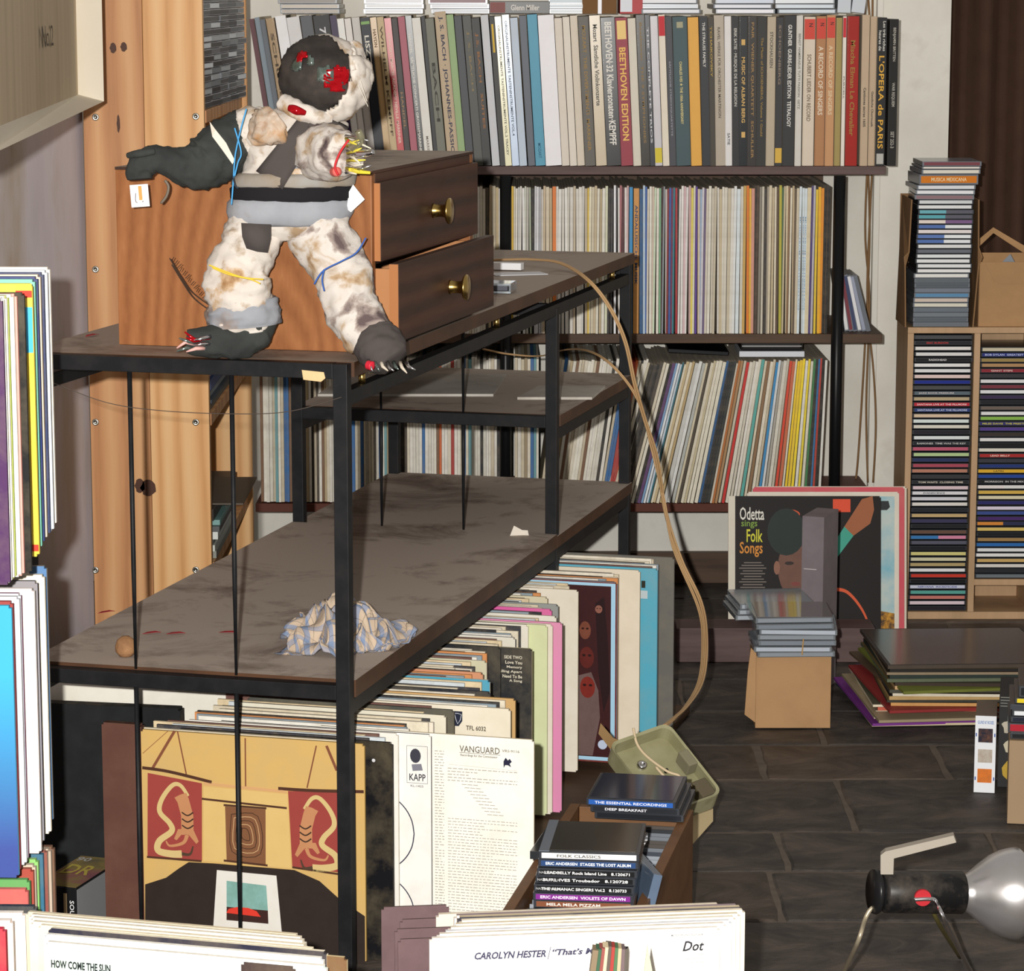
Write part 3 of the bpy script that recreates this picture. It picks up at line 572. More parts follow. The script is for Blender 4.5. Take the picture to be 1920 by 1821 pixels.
C1 = '4a4c50 22232a e4e2e0 dcdcdc 1a1a1e e8e8e8 dfe0e2 e0c8c4 1c2c8c 4c4c4c 5c6a74 b8a684 c0283a 28407c d8c0a4 dce8e6 dcd8cc 24202a dfe4e6 20242a c05a74 b4cc94 2a3660 a84a5a b8806a 38383c 2a2a2e dcc4cc dfdfe4 d4d4dc e0dcd6 24282e c4a878 3c3858 222226 6a5044 3a7ab8 5a5a6a 1e1e24 d4cc84 d0ccac b4a070 e4e6ea c83a2c 1a1a1c ccd0e4 5aa49a c87a70 dccad4 26222a'.split()
T1 = {1: ('ERIC BURDON', 'c83a3a'), 4: ('RADIOHEAD', 'e0e0e0'), 10: ('JAZZ ROCK PRESSURE', 'e0d0d0'), 12: ('SANTANA LIVE AT THE FILLMORE', 'f0d8d8'), 13: ('SANTANA LIVE AT THE FILLMORE', 'd0d8f0'), 19: ('RAMONES  TIME WAS THE KEY', 'c8c8c8'), 26: ('TOM WAITS  CLOSING TIME', 'd8d0c0'), 28: ('EVANESCENCE', '404048'), 45: ('NIRVANA  INCESTICIDE', '2c3a8c')}
C2 = 'c8c0a8 24307c 9a8450 b08a60 8a2c38 3a383c dfdfe2 7a3440 e4e6e8 3c3050 1e1e24 6c6058 e2e2e4 8cbc54 34306c 54408c 3a322e e0e0e0 1a1a1c dcd8cc a82c2c 3c3c44 243878 e0b030 24489c 1e1e22 e4dcda d4b050 dcd4b4 2c2c68 d8d0e0 3c5090 4a2c6c d88a3a d8bc68 1c1e22 a08050 2c6ab0 e0e2e4 e4e4e4 caa868 d8d4ce 2a2c30 6c747a'.split()
T2 = {1: ('BOB DYLAN  GREATEST HITS', 'c8d0f0'), 4: ('GIANT STEPS', 'e0c8c0'), 14: ('MILES DAVIS  THE PRESTIGE', 'd0c84a'), 20: ('LEAD BELLY', 'f0d0c0'), 23: ('LATIN', '3a3020'), 25: ('MORRISON  IN THE MIX', 'c8c8c8')}
for xa, xb, cs, tx, z0, colname in ((X0+TH, XD-TH/2, C1, T1, ZC-TH-.004-CASE_T, 'nearest the wall'), (XD+TH/2, X1-TH, C2, T2, ZC-TH-.03-CASE_T, 'beyond the divider')):
    step = (z0-.0165)/(len(C1)-1) if cs is C1 else .01145
    for k, c in enumerate(cs):
        tt = tx.get(k)
        cd(((xa+xb)/2+random.uniform(-.0012, .0012), CY+.006+random.uniform(0, .006), z0-k*step), math.radians(random.uniform(-.3, .3)), c,
           f'CD with {cname(c)} spine, {ordinal(k+1)} from top in the cabinet column {colname}', 'CDs in the cabinet', txt=tt[0] if tt else None, tc=tt[1] if tt else None, l=min(.125, xb-xa-.004), t=min(CASE_T, step-.0002),
           c2={36: 'd88aa8'}.get(k) if cs is C1 else {33: '2c3050', 26: 'dfdfdf'}.get(k))
    if cs is C2: MB().box(xa+.0005, xb-.0005, CY+.004, CY+.165, z0-(len(cs)-1)*step-.0145, z0-(len(cs)-1)*step-.0015).build('shelf_panel', M_BEECH, cab, bevel=.0005)
# open carton with a tall stack of cases on the cabinet
Xa, Xb = (1701-960)*mpp(CY, .75), (1834-960)*mpp(CY, .75)
ct = thing('open_carton', ((Xa+Xb)/2, CY, ZC), 'tall worn open cardboard carton holding a stack of CDs on the cabinet', 'carton')
zt = .905
def wall(pts, m, th): 
    b = MB(); n = len(pts)
    b.add([(x, y, z) for x, y, z in pts]+[(x+th[0], y+th[1], z) for x, y, z in pts], [tuple(range(n)), tuple(reversed(range(n, 2*n)))]+[(k, (k+1) % n, n+(k+1) % n, n+k) for k in range(n)])
    return b.build('side_flap', m, ct)
z = ZC+.0005
wall([(Xa, CY-.004, z), (Xa-.004, CY-.006, z+.13), (Xa-.006, CY-.008, z+.15), (Xa+.004, CY-.002, z+.16), (Xa+.008, CY, zt), (Xa+.008, CY+.15, zt), (Xa, CY+.15, z)], M_CARDD, (-.003, 0))
wall([(Xb-.01, CY-.004, z), (Xb-.002, CY-.006, z+.13), (Xb+.004, CY-.01, z+.15), (Xb-.002, CY, z+.17), (Xb-.004, CY, zt), (Xb-.004, CY+.15, zt), (Xb-.006, CY+.15, z)], M_CARDD, (.003, 0))
MB().box(Xa+.002, Xb-.002, CY+.15, CY+.153, z, zt+.003).build('back_flap', M_CARDD, ct)
CS = ['6a7078', '5c646c', '747c84', '68727c', 'd8d4c4', 'd0c0b4', '5a8ab0', '747c88', '545c64', '60686e', 'e4e4e0', 'e6e6e6', 'e2e4e6', 'e4e6e8', 'e0e4e6', '6a6e78', 'dfe0e0', '5070b0', '5878b8', 'e4dcdc', '5070b0', 'e4d8d0', '58a8b4', '6ab0bc', 'e2e4e6', 'd8dcdf']
k2 = {20: 'e4e8ec', 18: 'e8ecf0', 17: 'e4e8ec', 21: '7a5a88', 22: '5c5c68', 23: '5c5c68'}
zz = ZC+.001
for k, c in enumerate(CS):
    cd(((Xa+Xb)/2-.002+.0004*k*(.3)+random.uniform(-.002, .002)+(.002 if k > 10 else 0), CY-.001, zz), math.radians(random.uniform(-1, 1)), c, f'CD with {cname(c)} spine in the open carton on the cabinet, {ordinal(k+1)} from the bottom', 'CDs stacked in the open carton', 'light' if k < 11 else 'dark', c2=k2.get(k), l=.118)
    zz += CASE_T
for k, (c, t, dx) in enumerate((('8a6a70', .0104, -.001), ('e4e6ea', .0104, .001), ('dfe2e8', .0104, .003), ('d27a1e', .0225, .008), ('e0dcd0', .0104, .012), ('dfd8d0', .006, .013), ('7a4048', .0104, .014))):
    o = cd(((Xa+Xb)/2+dx, CY+random.uniform(-.006, 0), zz), math.radians(random.uniform(-3, 3)+dx*200), c, f'CD with {cname(c)} spine on top of the carton stack, {ordinal(k+1)} above the carton rim', 'CDs above the carton rim', 'light', t=t-.0002)
    if c == 'd27a1e': text('MUSICA MEXICANA', .075, .008, frame((0, -.0007, t/2), (1, 0, 0), (0, 0, 1)), mat('f0dcb0', .5, 0), o)
    zz += t
# cardboard box with flap beside the stack
xa, xb = (1838-960)*mpp(CY, .72), 1.16
bxo = thing('cardboard_box', ((xa+xb)/2, CY+.05, ZC), 'brown cardboard box with a cut flap, beside the CD stack on the cabinet', 'box')
z0, z1 = ZC+.0005, ZC+.138
MB().box(xa, xb, CY+.012, CY+.016, z0, z1).build('front_panel', M_CARD, bxo)
MB().box(xa-.0005, xa+.0035, CY+.0165, CY+.17, z0, z1).build('side_panel', M_CARD, bxo)
MB().box(xa, xb, CY+.171, CY+.175, z0, z1+.006).build('back_panel', M_CARD, bxo)
MB().box(xa+.004, xb, CY+.0165, CY+.17, z0, z0+.004).build('bottom_panel', M_CARD, bxo)
b = MB(); b.add([(xa+.012, CY+.0113, z1-.004), (xa+.03, CY+.0113, z1-.038), (xa+.042, CY+.0113, z1-.046), (xb, CY+.0113, z1-.046), (xb, CY+.0113, z1-.004)], [(0, 1, 2, 3, 4)])
b.build('flap', M_CARD, bxo).modifiers.new('t', 'SOLIDIFY').thickness = .002
b = MB(); b.add([(xa+.002, CY+.165, z1+.02), (xa+.05, CY+.16, z1+.062), (xa+.16, CY+.15, z1-.002), (xa+.14, CY+.15, z1-.008), (xa+.05, CY+.155, z1+.05), (xa+.006, CY+.165, z1+.005)], [(0, 5, 4, 1), (1, 4, 3, 2)])
o = b.build('raised_flap', M_CARD, bxo); o.modifiers.new('t', 'SOLIDIFY').thickness = .003
b = MB(); b.add([(xa+.045, CY+.05, z1-.012), (xa+.07, CY+.05, z1+.014), (xa+.085, CY+.05, z1-.012), (xa+.2, CY+.05, z1-.006), (xa+.2, CY+.12, z1-.01), (xa+.03, CY+.12, z1-.012)], [(0, 1, 2), (0, 2, 3, 4, 5)])
o = b.build('crumpled_lining', mat('8a9098', .3, .2), bxo); o.modifiers.new('t', 'SOLIDIFY').thickness = .001

# ---------------------------------------------------------------- pine bookcase
PY, PY2 = 5.30, 6.05
pa, pb = at(165, 600, PY).x, at(389, 600, PY).x
bc = thing('pine_bookcase', ((pa+pb)/2, PY, 0), 'pine bookcase of bolted planks facing the steel rack, holding clear plastic cases', 'bookcase')
mid = at(278, 600, PY).x
MB().box(pa, mid-.0003, PY, PY+.022, 0, 1.8).build('plank', M_PINE2, bc, bevel=.001)
MB().box(mid+.0003, pb, PY, PY+.022, 0, 1.8).build('plank', M_PINE, bc, bevel=.001)
MB().box(pb-.075, pb+.012, PY2-.02, PY2, 0, 1.8).build('far_upright', M_PINE, bc, bevel=.001)
MB().box(pa, pa+.012, PY+.0225, PY2-.0205, 0, 1.8).build('back_panel', M_PINE, bc)
zs = []
for y in (220, 505, 790, 1070):
    z = at(178, y, PY).z; zs.append(z)
    MB().box(pa+.0125, pb+.002, PY+.0225, PY2-.0205, z-.011, z+.011).build('shelf', M_PINE2, bc, bevel=.001)
    for x in (179, 367):
        p = at(x, y+random.uniform(-2, 2), PY)
        K = Matrix.Translation((p.x, PY+.0004, p.z)) @ Matrix.Rotation(math.pi/2, 4, 'X')
        MB().lathe([(0, .0005), (.0022, .0005), (.003, .0018), (.0058, .0022), (.0064, .0005), (.0064, 0)], 18, 0, K).build('bolt', mat('b0b0a8', .3, .2, 1), bc, True)
for x, y, rx, rz in ((212, 90, 6, 10), (232, 88, 6, 9), (222, 232, 3, 17), (262, 911, 9, 14), (278, 915, 14, 16)):
    p = at(x, y, PY-.0003); m = mpp(PY, p.z); n = 14
    MB().poly([(p.x+rx*m*math.cos(2*math.pi*k/n)*(1+.15*math.sin(3*k)), PY-.0005, p.z+rz*m*math.sin(2*math.pi*k/n)) for k in reversed(range(n))]).build('knot', mat('4a2c1e', .5, .4, 0, 120), bc)
# clear cases on the top bay, other bays with magazines
CC = ['2a2e30', '4a5054', 'b4bcc2', '34383a', '7a8288', 'e4ecf2', '2c3034', '5a6064', '1a1e22', '24282a', '8a9298']  # near-white and pale grey inserts paint in the glints of the clear plastic
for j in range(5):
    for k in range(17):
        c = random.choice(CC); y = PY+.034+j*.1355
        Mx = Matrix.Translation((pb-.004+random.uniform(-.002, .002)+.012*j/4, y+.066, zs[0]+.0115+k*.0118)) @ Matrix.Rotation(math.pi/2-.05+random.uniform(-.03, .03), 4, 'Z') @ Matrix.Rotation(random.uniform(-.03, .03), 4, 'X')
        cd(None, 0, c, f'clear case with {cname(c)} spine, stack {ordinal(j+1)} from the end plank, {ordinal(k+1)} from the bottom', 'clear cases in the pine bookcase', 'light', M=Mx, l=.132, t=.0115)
def flat(name, z, t, c, y0, y1, label, xr=0, rough=.4):
    o = MB().box(pb-.15, pb-.004+xr, y0, y1, z, z+t-.0003).build(name, mat(c, rough, .25), bevel=.0008); return tag(o, label, 'magazine', 'things lying in the pine bookcase')
z = zs[2]+.0115
for k, (c, t) in enumerate((('5a5c58', .012), ('3a4450', .007), ('8a949a', .01), ('30343c', .006), ('4a5c8c', .018), ('32507c', .008), ('c4a0a8', .012), ('6a5a64', .008))):
    flat('magazine', z, t, c, PY+.05+random.uniform(0, .02), PY+.42+random.uniform(-.03, .05), f'{cname(c)} flat case lying in the bookcase bay below the doll, {ordinal(k+1)} from bottom', random.uniform(-.004, .01)); z += t
z = zs[3]+.0115
for k, (c, t) in enumerate((('8a8c84', .014), ('c8ccc4', .012), ('6a6e6c', .008), ('d4d8d4', .016), ('5a5c5e', .01), ('7aa09c', .01), ('34302e', .022))):
    o = flat('magazine', z, t, c, PY+.05+random.uniform(0, .02), PY+.45+random.uniform(-.05, .05), f'{cname(c)} flat case in the lowest visible bookcase bay, {ordinal(k+1)} from the bottom', random.uniform(-.004, .014)); z += t
text('AUDIO', .05, .009, frame((pb+.012, PY+.17, z-.011), (0, 1, 0), (0, 0, 1)), mat('d8d4cc', .5, 0), o)
o = MB().box(pb-.12, pb+.05, PY+.1, PY+.4, 0, .003).build('dust_cover', mat('5a5248', .5, .4)); o.location = (0, 0, z+.0005); tag(o, 'grey dust cover lying over the cases in the bookcase', 'cover', 'dust cover')
# ---------------------------------------------------------------- record sleeves facing the room
SLV = {}
def sleeve(label, group, xr, Y_or_v, ztop, face, edge='d8cdb8', frm='rack', t=.004, yaw=0, tilt=0, w=.315, h=.315, rough=.5, name='record_sleeve', dirt=.25):
    """xr is the right edge; frm 'rack' uses the rack's own directions, 'room' the room's"""
    fm = face if not isinstance(face, str) else mat(face, rough, dirt, 0, 12, 'a89878' if dirt < .3 else '6a5a48')
    em = mat(edge, .75, .35, 0, 60, '8a7860')
    k = (fm.name, em.name, t, w, h)
    if k not in SLV:
        b = MB().box(-w, 0, 0, t, 0, h, 1); b.m[2] = 0
        me = b.mesh('record_sleeve', [fm, em])
        bm = bmesh.new(); bm.from_mesh(me); es = [e for e in bm.edges if all(abs(v.co.z-h) < 1e-6 for v in e.verts) is False and abs(e.verts[0].co.y-e.verts[1].co.y) > t*.5]
        bmesh.ops.bevel(bm, geom=[e for e in bm.edges if abs(e.verts[0].co.y-e.verts[1].co.y) > t*.5], offset=.003, segments=2, affect='EDGES'); bm.to_mesh(me); bm.free(); SLV[k] = me
    base = (RM if frm == 'rack' else Matrix()) @ Matrix.Translation((xr, Y_or_v, max(.0008, ztop-h))) @ Matrix.Rotation(yaw, 4, 'Z') @ Matrix.Rotation(tilt, 4, 'X')
    o = link(name, SLV[k], None, False, base)
    return tag(o, label, 'record', group)
def S2(o, s, t_, w=.315, h=.315):          # cover coordinates (0-1 from left, 0-1 from top) -> point just proud of the face
    return (-w+s*w, -.0005, h-t_*h)
def art(o, name, pts, c, lift=.0005, rough=.5, dirt=.2, w=.315, h=.315, m=None):
    return MB().poly([(-w+s*w, -lift, h-t_*h) for s, t_ in pts]).build(name, m or mat(c, rough, dirt, 0, 40), o, world=False)
def stroke(o, name, pts, wd, c, lift=.0009, n=6, m=None, w=.315, h=.315):
    P_ = catmull([(s*w-w, 0, h-t_*h) for s, t_ in pts], n); b = MB(); vs = []
    for i, p in enumerate(P_):
        d = (P_[min(i+1, len(P_)-1)]-P_[max(i-1, 0)]).normalized(); q = Vector((-d.z, 0, d.x)); r = (wd[0]+(wd[1]-wd[0])*i/(len(P_)-1) if hasattr(wd, '__len__') else wd)/2
        vs += [(p.x+q.x*r, -lift, p.z+q.z*r), (p.x-q.x*r, -lift, p.z-q.z*r)]
    b.add(vs, [(2*i, 2*i+1, 2*i+3, 2*i+2) for i in range(len(P_)-1)])
    return b.build(name, m or mat(c, .5, .1), o, world=False)
def lines(o, s0, s1, t0, t1, n, c, seed=1, wd=.0011, gaps=.12, w=.315, h=.315):     # rows of unreadable small print
    rnd = random.Random(seed); b = MB()
    for i in range(n):
        t_ = t0+(t1-t0)*i/max(1, n-1); s = s0; e = s1 if rnd.random() > .15 else s0+(s1-s0)*rnd.uniform(.3, .9)
        while s < e:
            l = rnd.uniform(.006, .022); a = -w+s*w; bb = min(-w+(s+l)*w, -w+e*w)
            b.box(a, bb, -.0006, -.0001, h-t_*h, h-t_*h+wd); s += l+.006
    return b.build('small_print', mat(c, .6, 0), o, world=False)
def txt(o, s, s0, s1, tc, hgt, c, w=.315, h=.315, **k):
    return text(s, (s1-s0)*w, hgt*h, frame((-w+(s0+s1)/2*w, -.0006, h-tc*h), (1, 0, 0), (0, 0, 1)), mat(c, .5, 0), o, **k)

# --- records standing on the floor under and beside the rack (right edge px, top px, face, edge, label)
G = 'records standing on the floor by the rack'
floor_row = [
 (683, 1396, 'c9a564', 'b8954e', .316, 'record sleeve with a yellow tent interior and red painted banners', 'A'),
 (735, 1393, '17171a', '17171a', .316, 'glossy black record sleeve beside the yellow tent sleeve', 'B'),
 (746, 1376, 'e8e4dc', 'd8d0c0', .316, 'plain white sleeve edge between the black and the KAPP sleeves', ''),
 (808, 1379, 'ebe8e2', '2a2838', .316, 'white record sleeve with KAPP logo and large circle outlines', 'K'),
 (1001, 1388, 'f0ece2', 'd8c8a8', .318, 'white VANGUARD record sleeve back covered with small print', 'V'),
 (836, 1342, 'dcd6c4', '7a7060', .32, 'cream sleeve behind the VANGUARD sleeve, lowest of its cluster', ''),
 (851, 1332, '4a4a44', '3a3a36', .32, 'dark olive sleeve behind the VANGUARD sleeve', ''),
 (957, 1330, 'dfd6c2', 'c8bca0', .322, 'cream record sleeve marked TFL 6032 with a small crest', 'T'),
 (966, 1311, 'c09a64', 'b08a58', .322, 'tan record sleeve behind the TFL 6032 sleeve', ''),
 (919, 1298, '20242c', '2a2e36', .325, 'dark navy sleeve behind the tan sleeve', ''),
 (918, 1276, '3a9ab8', 'd8d0c0', .33, 'turquoise edged sleeve in the floor row', ''),
 (905, 1262, 'c88a68', 'c89a78', .33, 'salmon edged sleeve in the floor row', ''),
 (912, 1240, 'c8c4a8', 'dcd4c0', .33, 'pale khaki sleeve in the floor row', ''),
 (938, 1214, '1e2126', '26282c', .335, 'wide black sleeve behind the pale khaki sleeve', ''),
 (997, 1217, '24262a', 'c8bc9c', .336, 'black sleeve with white song titles in ornate lettering', 'L'),
 (966, 1196, 'd8d4c8', '5a606c', .336, 'grey edged sleeve behind the black song title sleeve', ''),
 (990, 1172, 'e2ddd0', 'd4ccb8', .338, 'large cream sleeve behind the black song title sleeve', ''),
 (1026, 1173, 'cfd6a8', 'b8bc90', .34, 'pale green record sleeve in the floor row', ''),
 (1036, 1171, 'dcd2c4', 'c8b8a4', .34, 'cream worn sleeve next to the pale green sleeve', ''),
 (1054, 1168, 'd888b0', '5a5248', .34, 'pink edged worn sleeve with green marks in the floor row', ''),
 (1043, 1156, 'e0dcd0', 'c8bca4', .342, 'white sleeve between the two pink sleeves', ''),
 (1034, 1143, 'd860a0', 'e078b0', .343, 'bright pink sleeve edge under the rack', ''),
 (1046, 1134, '8a9090', '9aa0a0', .344, 'grey sleeve behind the bright pink sleeve', ''),
 (1026, 1120, 'd0c8ac', 'c8b890', .345, 'straw coloured sleeve under the rack shelf', ''),
 (1084, 1107, 'e0d8c8', 'cbb898', .348, 'off white worn sleeve in front of the dark red sleeve', ''),
 (1157, 1093, '6a1c1e', 'a8c4dc', .352, 'dark red record sleeve with masks and pale blue border', 'M'),
 (1200, 1070, 'e0d4c0', 'cdb48c', .354, 'cream sleeve with a yellowed edge behind the dark red sleeve', ''),
 (1233, 1067, '58a8c0', '4a98b0', .354, 'turquoise blue record sleeve with yellow edge near the crate', 'Q'),
 (1264, 1046, '6a6864', '7a7874', .356, 'grey plastic covered record leaning last in the floor row', 'Z')]
items = {}; pv = -1; prev = None
vlist = []
for e in floor_row:
    p = onz(e[0], e[1], e[4]); _, v = uvof(p); v = max(v, pv+.0062); pv = v
    u, z = onv(e[0], e[1], v); vlist.append((u, v, z, e))
nf = 0; FILL = MB()
filler_cols = ['e0d8c8', 'd0c4ac', '3a3a40', 'c8d0d4', 'd8c4a0', '6a4a44', 'e4e0d6', '8a9aa4', 'cf8a54', '2a2c30', 'dcd2bc']
for i, (u, v, z, e) in enumerate(vlist):
    o = sleeve(e[5]+(' under the steel rack' if 0 else ''), G, u, v, max(z, .3158), e[2], e[3], t=.0045, w=.33 if e[6] == 'A' else .315, rough=.25 if e[6] in 'BZQ' and e[6] else .5)
    if e[6]: items[e[6]] = o
    if i+1 < len(vlist):
        u2, v2, z2, e2 = vlist[i+1]; gap = v2-v-.006; n = int(gap/.0095)
        for k in range(min(n, 9)):
            f = (k+1)/(n+1); c = filler_cols[nf % len(filler_cols)]; nf += 1
            ur = min(u, u2)-random.uniform(.006, .05); zt_ = max(.3158, z+(z2-z)*f-random.uniform(0, .004)); vv = v+.0055+gap*f
            FILL.box(ur-.315, ur, vv, vv+.0045, zt_-.315, zt_, nf % len(filler_cols), RM)
tag(FILL.build('packed_record_sleeves', [mat(c, .6, .35, 0, 60, '8a7860') for c in filler_cols]), 'records packed between the facing sleeves on the floor under the rack', 'records', kind='stuff')
# yellow tent cover
A = items['A']
def q4(x, y): return ((x-262)/1340, (y-(372+.06*(x-262)))/1340)
def pa4(name, c, *pts, **k): return art(A, name, [q4(*p) for p in pts], c, w=.33, **k)
pa4('printed_canvas', 'd0b070', (640, 720), (1145, 760), (1160, 1215), (630, 1180), lift=.0006)
pa4('printed_banner', '94403a', (300, 640), (630, 700), (622, 1180), (288, 1160), lift=.0008)
pa4('printed_banner', '94403a', (1148, 740), (1445, 745), (1450, 1235), (1168, 1205), lift=.0008)
pa4('printed_mat', '7a5238', (768, 840), (1012, 855), (1008, 1198), (772, 1180), lift=.0008)
for k in range(5):
    g = k*21; stroke(A, 'printed_line', [q4(x, y) for x, y in ((806+g*.75, 888+g), (965-g*.75, 898+g), (978-g*.75, 1130-g), (806+g*.75, 1118-g), (806+g*.75, 888+g))], .0009, 'c8a478' if k % 2 else '2e2018', n=4, lift=.0011, w=.33)
pa4('printed_floor', '2f2622', (270, 1335), (400, 1290), (480, 1230), (540, 1190), (700, 1195), (1180, 1225), (1330, 1290), (1450, 1400), (1598, 1500), (1598, 1795), (262, 1710), lift=.0008, dirt=.4)
pa4('printed_print', 'd8d4cc', (712, 1235), (1072, 1262), (1102, 1640), (684, 1595), lift=.001)
pa4('printed_sky', '7ea8a0', (770, 1300), (1010, 1325), (1018, 1480), (768, 1462), lift=.0012, dirt=.5)
pa4('printed_ground', '3a2420', (768, 1462), (1018, 1480), (1020, 1562), (766, 1545), lift=.0012)
pa4('printed_mound', 'd03a2c', (766, 1500), (780, 1475), (830, 1462), (900, 1466), (950, 1485), (975, 1520), lift=.0014)
stroke_a = lambda *a, **k: stroke(*a, w=.33, **k); art_a = lambda *a, **k: art(*a, w=.33, **k)
for x in ((470, 380, 330, 612, .004), (487, 380, 537, 650, .002), (896, 420, 894, 720, .002), (1320, 462, 1262, 720, .002), (1380, 462, 1440, 612, .004), (430, 380, 272, 520, .0008)):
    stroke_a(A, 'printed_pole', [q4(*x[:2]), q4(*x[2:4])], x[4], '7a4a34')
for x, w_ in ((((268, 608), (430, 630), (690, 692)), .0045), (((1090, 725), (1300, 735), (1598, 738)), .0045), (((640, 700), (880, 722), (1140, 745)), .004), (((628, 795), (880, 820), (1140, 845)), .003), (((285, 1162), (620, 1182)), .003), (((1168, 1208), (1450, 1245)), .003), (((760, 832), (1018, 848)), .003), (((755, 1175), (1020, 1200)), .003)):
    stroke_a(A, 'printed_beam', [q4(*p) for p in x], w_, '4a2e22' if w_ != .004 else 'c89a6a', lift=.0012)
for sgn, ox in ((1, 0), (-1, 1790)):
    def fx(x, y): return q4(x if sgn > 0 else ox-x, y+(0 if sgn > 0 else 70))
    stroke_a(A, 'printed_snake', [fx(*p) for p in ((545, 780), (500, 715), (450, 715), (385, 800), (370, 880), (430, 950), (440, 1000), (365, 1060), (355, 1120), (430, 1140), (500, 1140))], (.005, .011), 'c8b078', lift=.0012)
    stroke_a(A, 'printed_snake_tail', [fx(*p) for p in ((500, 1138), (550, 1140), (570, 1090))], (.005, .002), '4a3a2c', lift=.0013)
    art_a(A, 'printed_animal', [fx(*p) for p in ((500, 770), (535, 760), (550, 800), (575, 900), (575, 990), (605, 1060), (590, 1075), (545, 1020), (500, 1020), (470, 1055), (455, 1045), (480, 985), (500, 985), (500, 900), (480, 820), (462, 790))], 'b8825a', lift=.0013)
    stroke_a(A, 'printed_animal_tail', [fx(*p) for p in ((535, 1020), (510, 1070), (430, 1090), (405, 1060))], (.006, .002), 'b8825a', lift=.0013)
    for yy in (880, 920, 960): stroke_a(A, 'printed_marking', [fx(*p) for p in ((505, yy), (540, yy+20), (575, yy))], .002, '3a2a22', lift=.0015)
# black sleeve: printed line and round mark
stroke(items['B'], 'printed_line', [(.865, .16), (.865, .95)], .0006, 'b8b8bc')
art(items['B'], 'printed_mark', [(.915+.008*math.cos(k), .085+.008*math.sin(k)) for k in [2*math.pi*j/12 for j in range(12)]], 'c8c8cc')
# KAPP sleeve
K = items['K']
txt(K, 'KAPP', .90, .975, .198, .032, '23222e'); txt(K, 'KL-1425', .905, .965, .238, .01, '6a6870')
for a_, b_ in (((.888, .055), (.888, .225)), ((.984, .055), (.984, .225)), ((.888, .055), (.984, .055)), ((.888, .225), (.984, .225))): stroke(K, 'printed_frame', [a_, b_], .0006, '6a6870', lift=.0006)
art(K, 'printed_head', [(.928+.025*math.cos(2*math.pi*j/16), .1+.033*math.sin(2*math.pi*j/16)) for j in range(16)], '3a3a44'); art(K, 'printed_bust', [(.91, .14), (.955, .135), (.962, .165), (.915, .17)], '7a7a84', lift=.0006)
for cy_ in (.46, .84): stroke(K, 'printed_circle', [(.72+.2*math.cos(a_), cy_+.19*math.sin(a_)) for a_ in [2*math.pi*j/20 for j in range(21)]], .0016, '23233c', lift=.0007, n=3)
# VANGUARD back cover
V = items['V']
txt(V, 'VANGUARD', .66, .845, .06, .03, '6a645a'); txt(V, 'VRS-9116', .855, .935, .057, .012, '7a746a'); txt(V, 'Recordings for the Connoisseur', .665, .835, .09, .014, '5a564e')
stroke(V, 'printed_line', [(.66, .078), (.848, .078)], .0006, '5a564e'); stroke(V, 'printed_line', [(.61, .135), (.925, .145)], .0003, '9a948a')
art(V, 'printed_rider', [(.862, .105), (.872, .088), (.882, .1), (.89, .092), (.9, .105), (.89, .115), (.897, .13), (.882, .122), (.87, .122), (.863, .135), (.862, .118)], '23233a')
lines(V, .545, .588, .08, .85, 60, 'aaa49a', 3); lines(V, .605, .925, .155, .21, 5, 'a8a298', 5)
b = MB()
for i in range(10):
    s0 = .67+i*.013; t_ = .225+i*.0145; x = s0
    for k in range(3): b.box(-.315+x*.315, -.315+(x+.022)*.315, -.0006, -.0001, .315-t_*.315, .315-t_*.315+.0009); x += .026
b.build('small_print', mat('a8a298', .6, 0), V, world=False)
lines(V, .605, .925, .385, .86, 36, 'a8a298', 9, .0009)
# TFL 6032
Tf = items['T']; txt(Tf, 'TFL 6032', .79, .885, .1, .022, '4a4438', bold=.02)
art(Tf, 'printed_crest', [(.722, .025), (.772, .025), (.772, .07), (.755, .095), (.722, .095)], '1f2436'); stroke(Tf, 'printed_crest_line', [(.735, .035), (.768, .04), (.75, .085), (.735, .035)], .0008, 'c8ccd4', n=2)
# black song title sleeve
Lv = items['L']
for s_, x, y in (('SIDE TWO', .86, .047), ('Love You', .866, .073), ('Memory', .873, .098), ('Falling Apart', .825, .121), ('Need To Be', .852, .144), ('A Song', .886, .167)): txt(Lv, s_, x, .952, y, .0165, 'd4ccb8', bold=.02)
# dark red sleeve with mask shapes
Mk = items['M']
for pts in (((.015, .006), (.992, .006), (.992, .022), (.015, .022)), ((.968, .022), (.992, .022), (.992, .99), (.968, .99)), ((.015, .97), (.968, .97), (.968, .99), (.015, .99))): art(Mk, 'printed_border', pts, 'a4cce4', lift=.0006)
art(Mk, 'printed_field', [(.6, .022), (.968, .022), (.968, .97), (.6, .97)], '3a1618', lift=.0006, dirt=.5)
art(Mk, 'printed_cloth', [(.7, .55), (.86, .5), (.9, .6), (.91, .75), (.87, .965), (.7, .965)], '6a5452', lift=.0008, dirt=.4)
art(Mk, 'printed_shadow', [(.88, .12), (.93, .08), (.95, .3), (.965, .6), (.93, .72), (.9, .5)], '240c10', lift=.0008, dirt=.2)
for cx_, cy_, rx, ry, c in ((.825, .27, .032, .05, '7a4432'), (.835, .42, .04, .06, '5e201a'), (.84, .585, .042, .06, '7a261c'), (.9, .15, .02, .022, '8a5a4c')):
    art(Mk, 'printed_mask', [(cx_+rx*math.cos(2*math.pi*j/16), cy_+ry*math.sin(2*math.pi*j/16)) for j in range(16)], c, lift=.001, dirt=.5)
    for ex_ in (-.4, .4): art(Mk, 'printed_eye', [(cx_+rx*(ex_+.25*math.cos(2*math.pi*j/8)), cy_-ry*.2+ry*.12*math.sin(2*math.pi*j/8)) for j in range(8)], '240a08', lift=.0012)
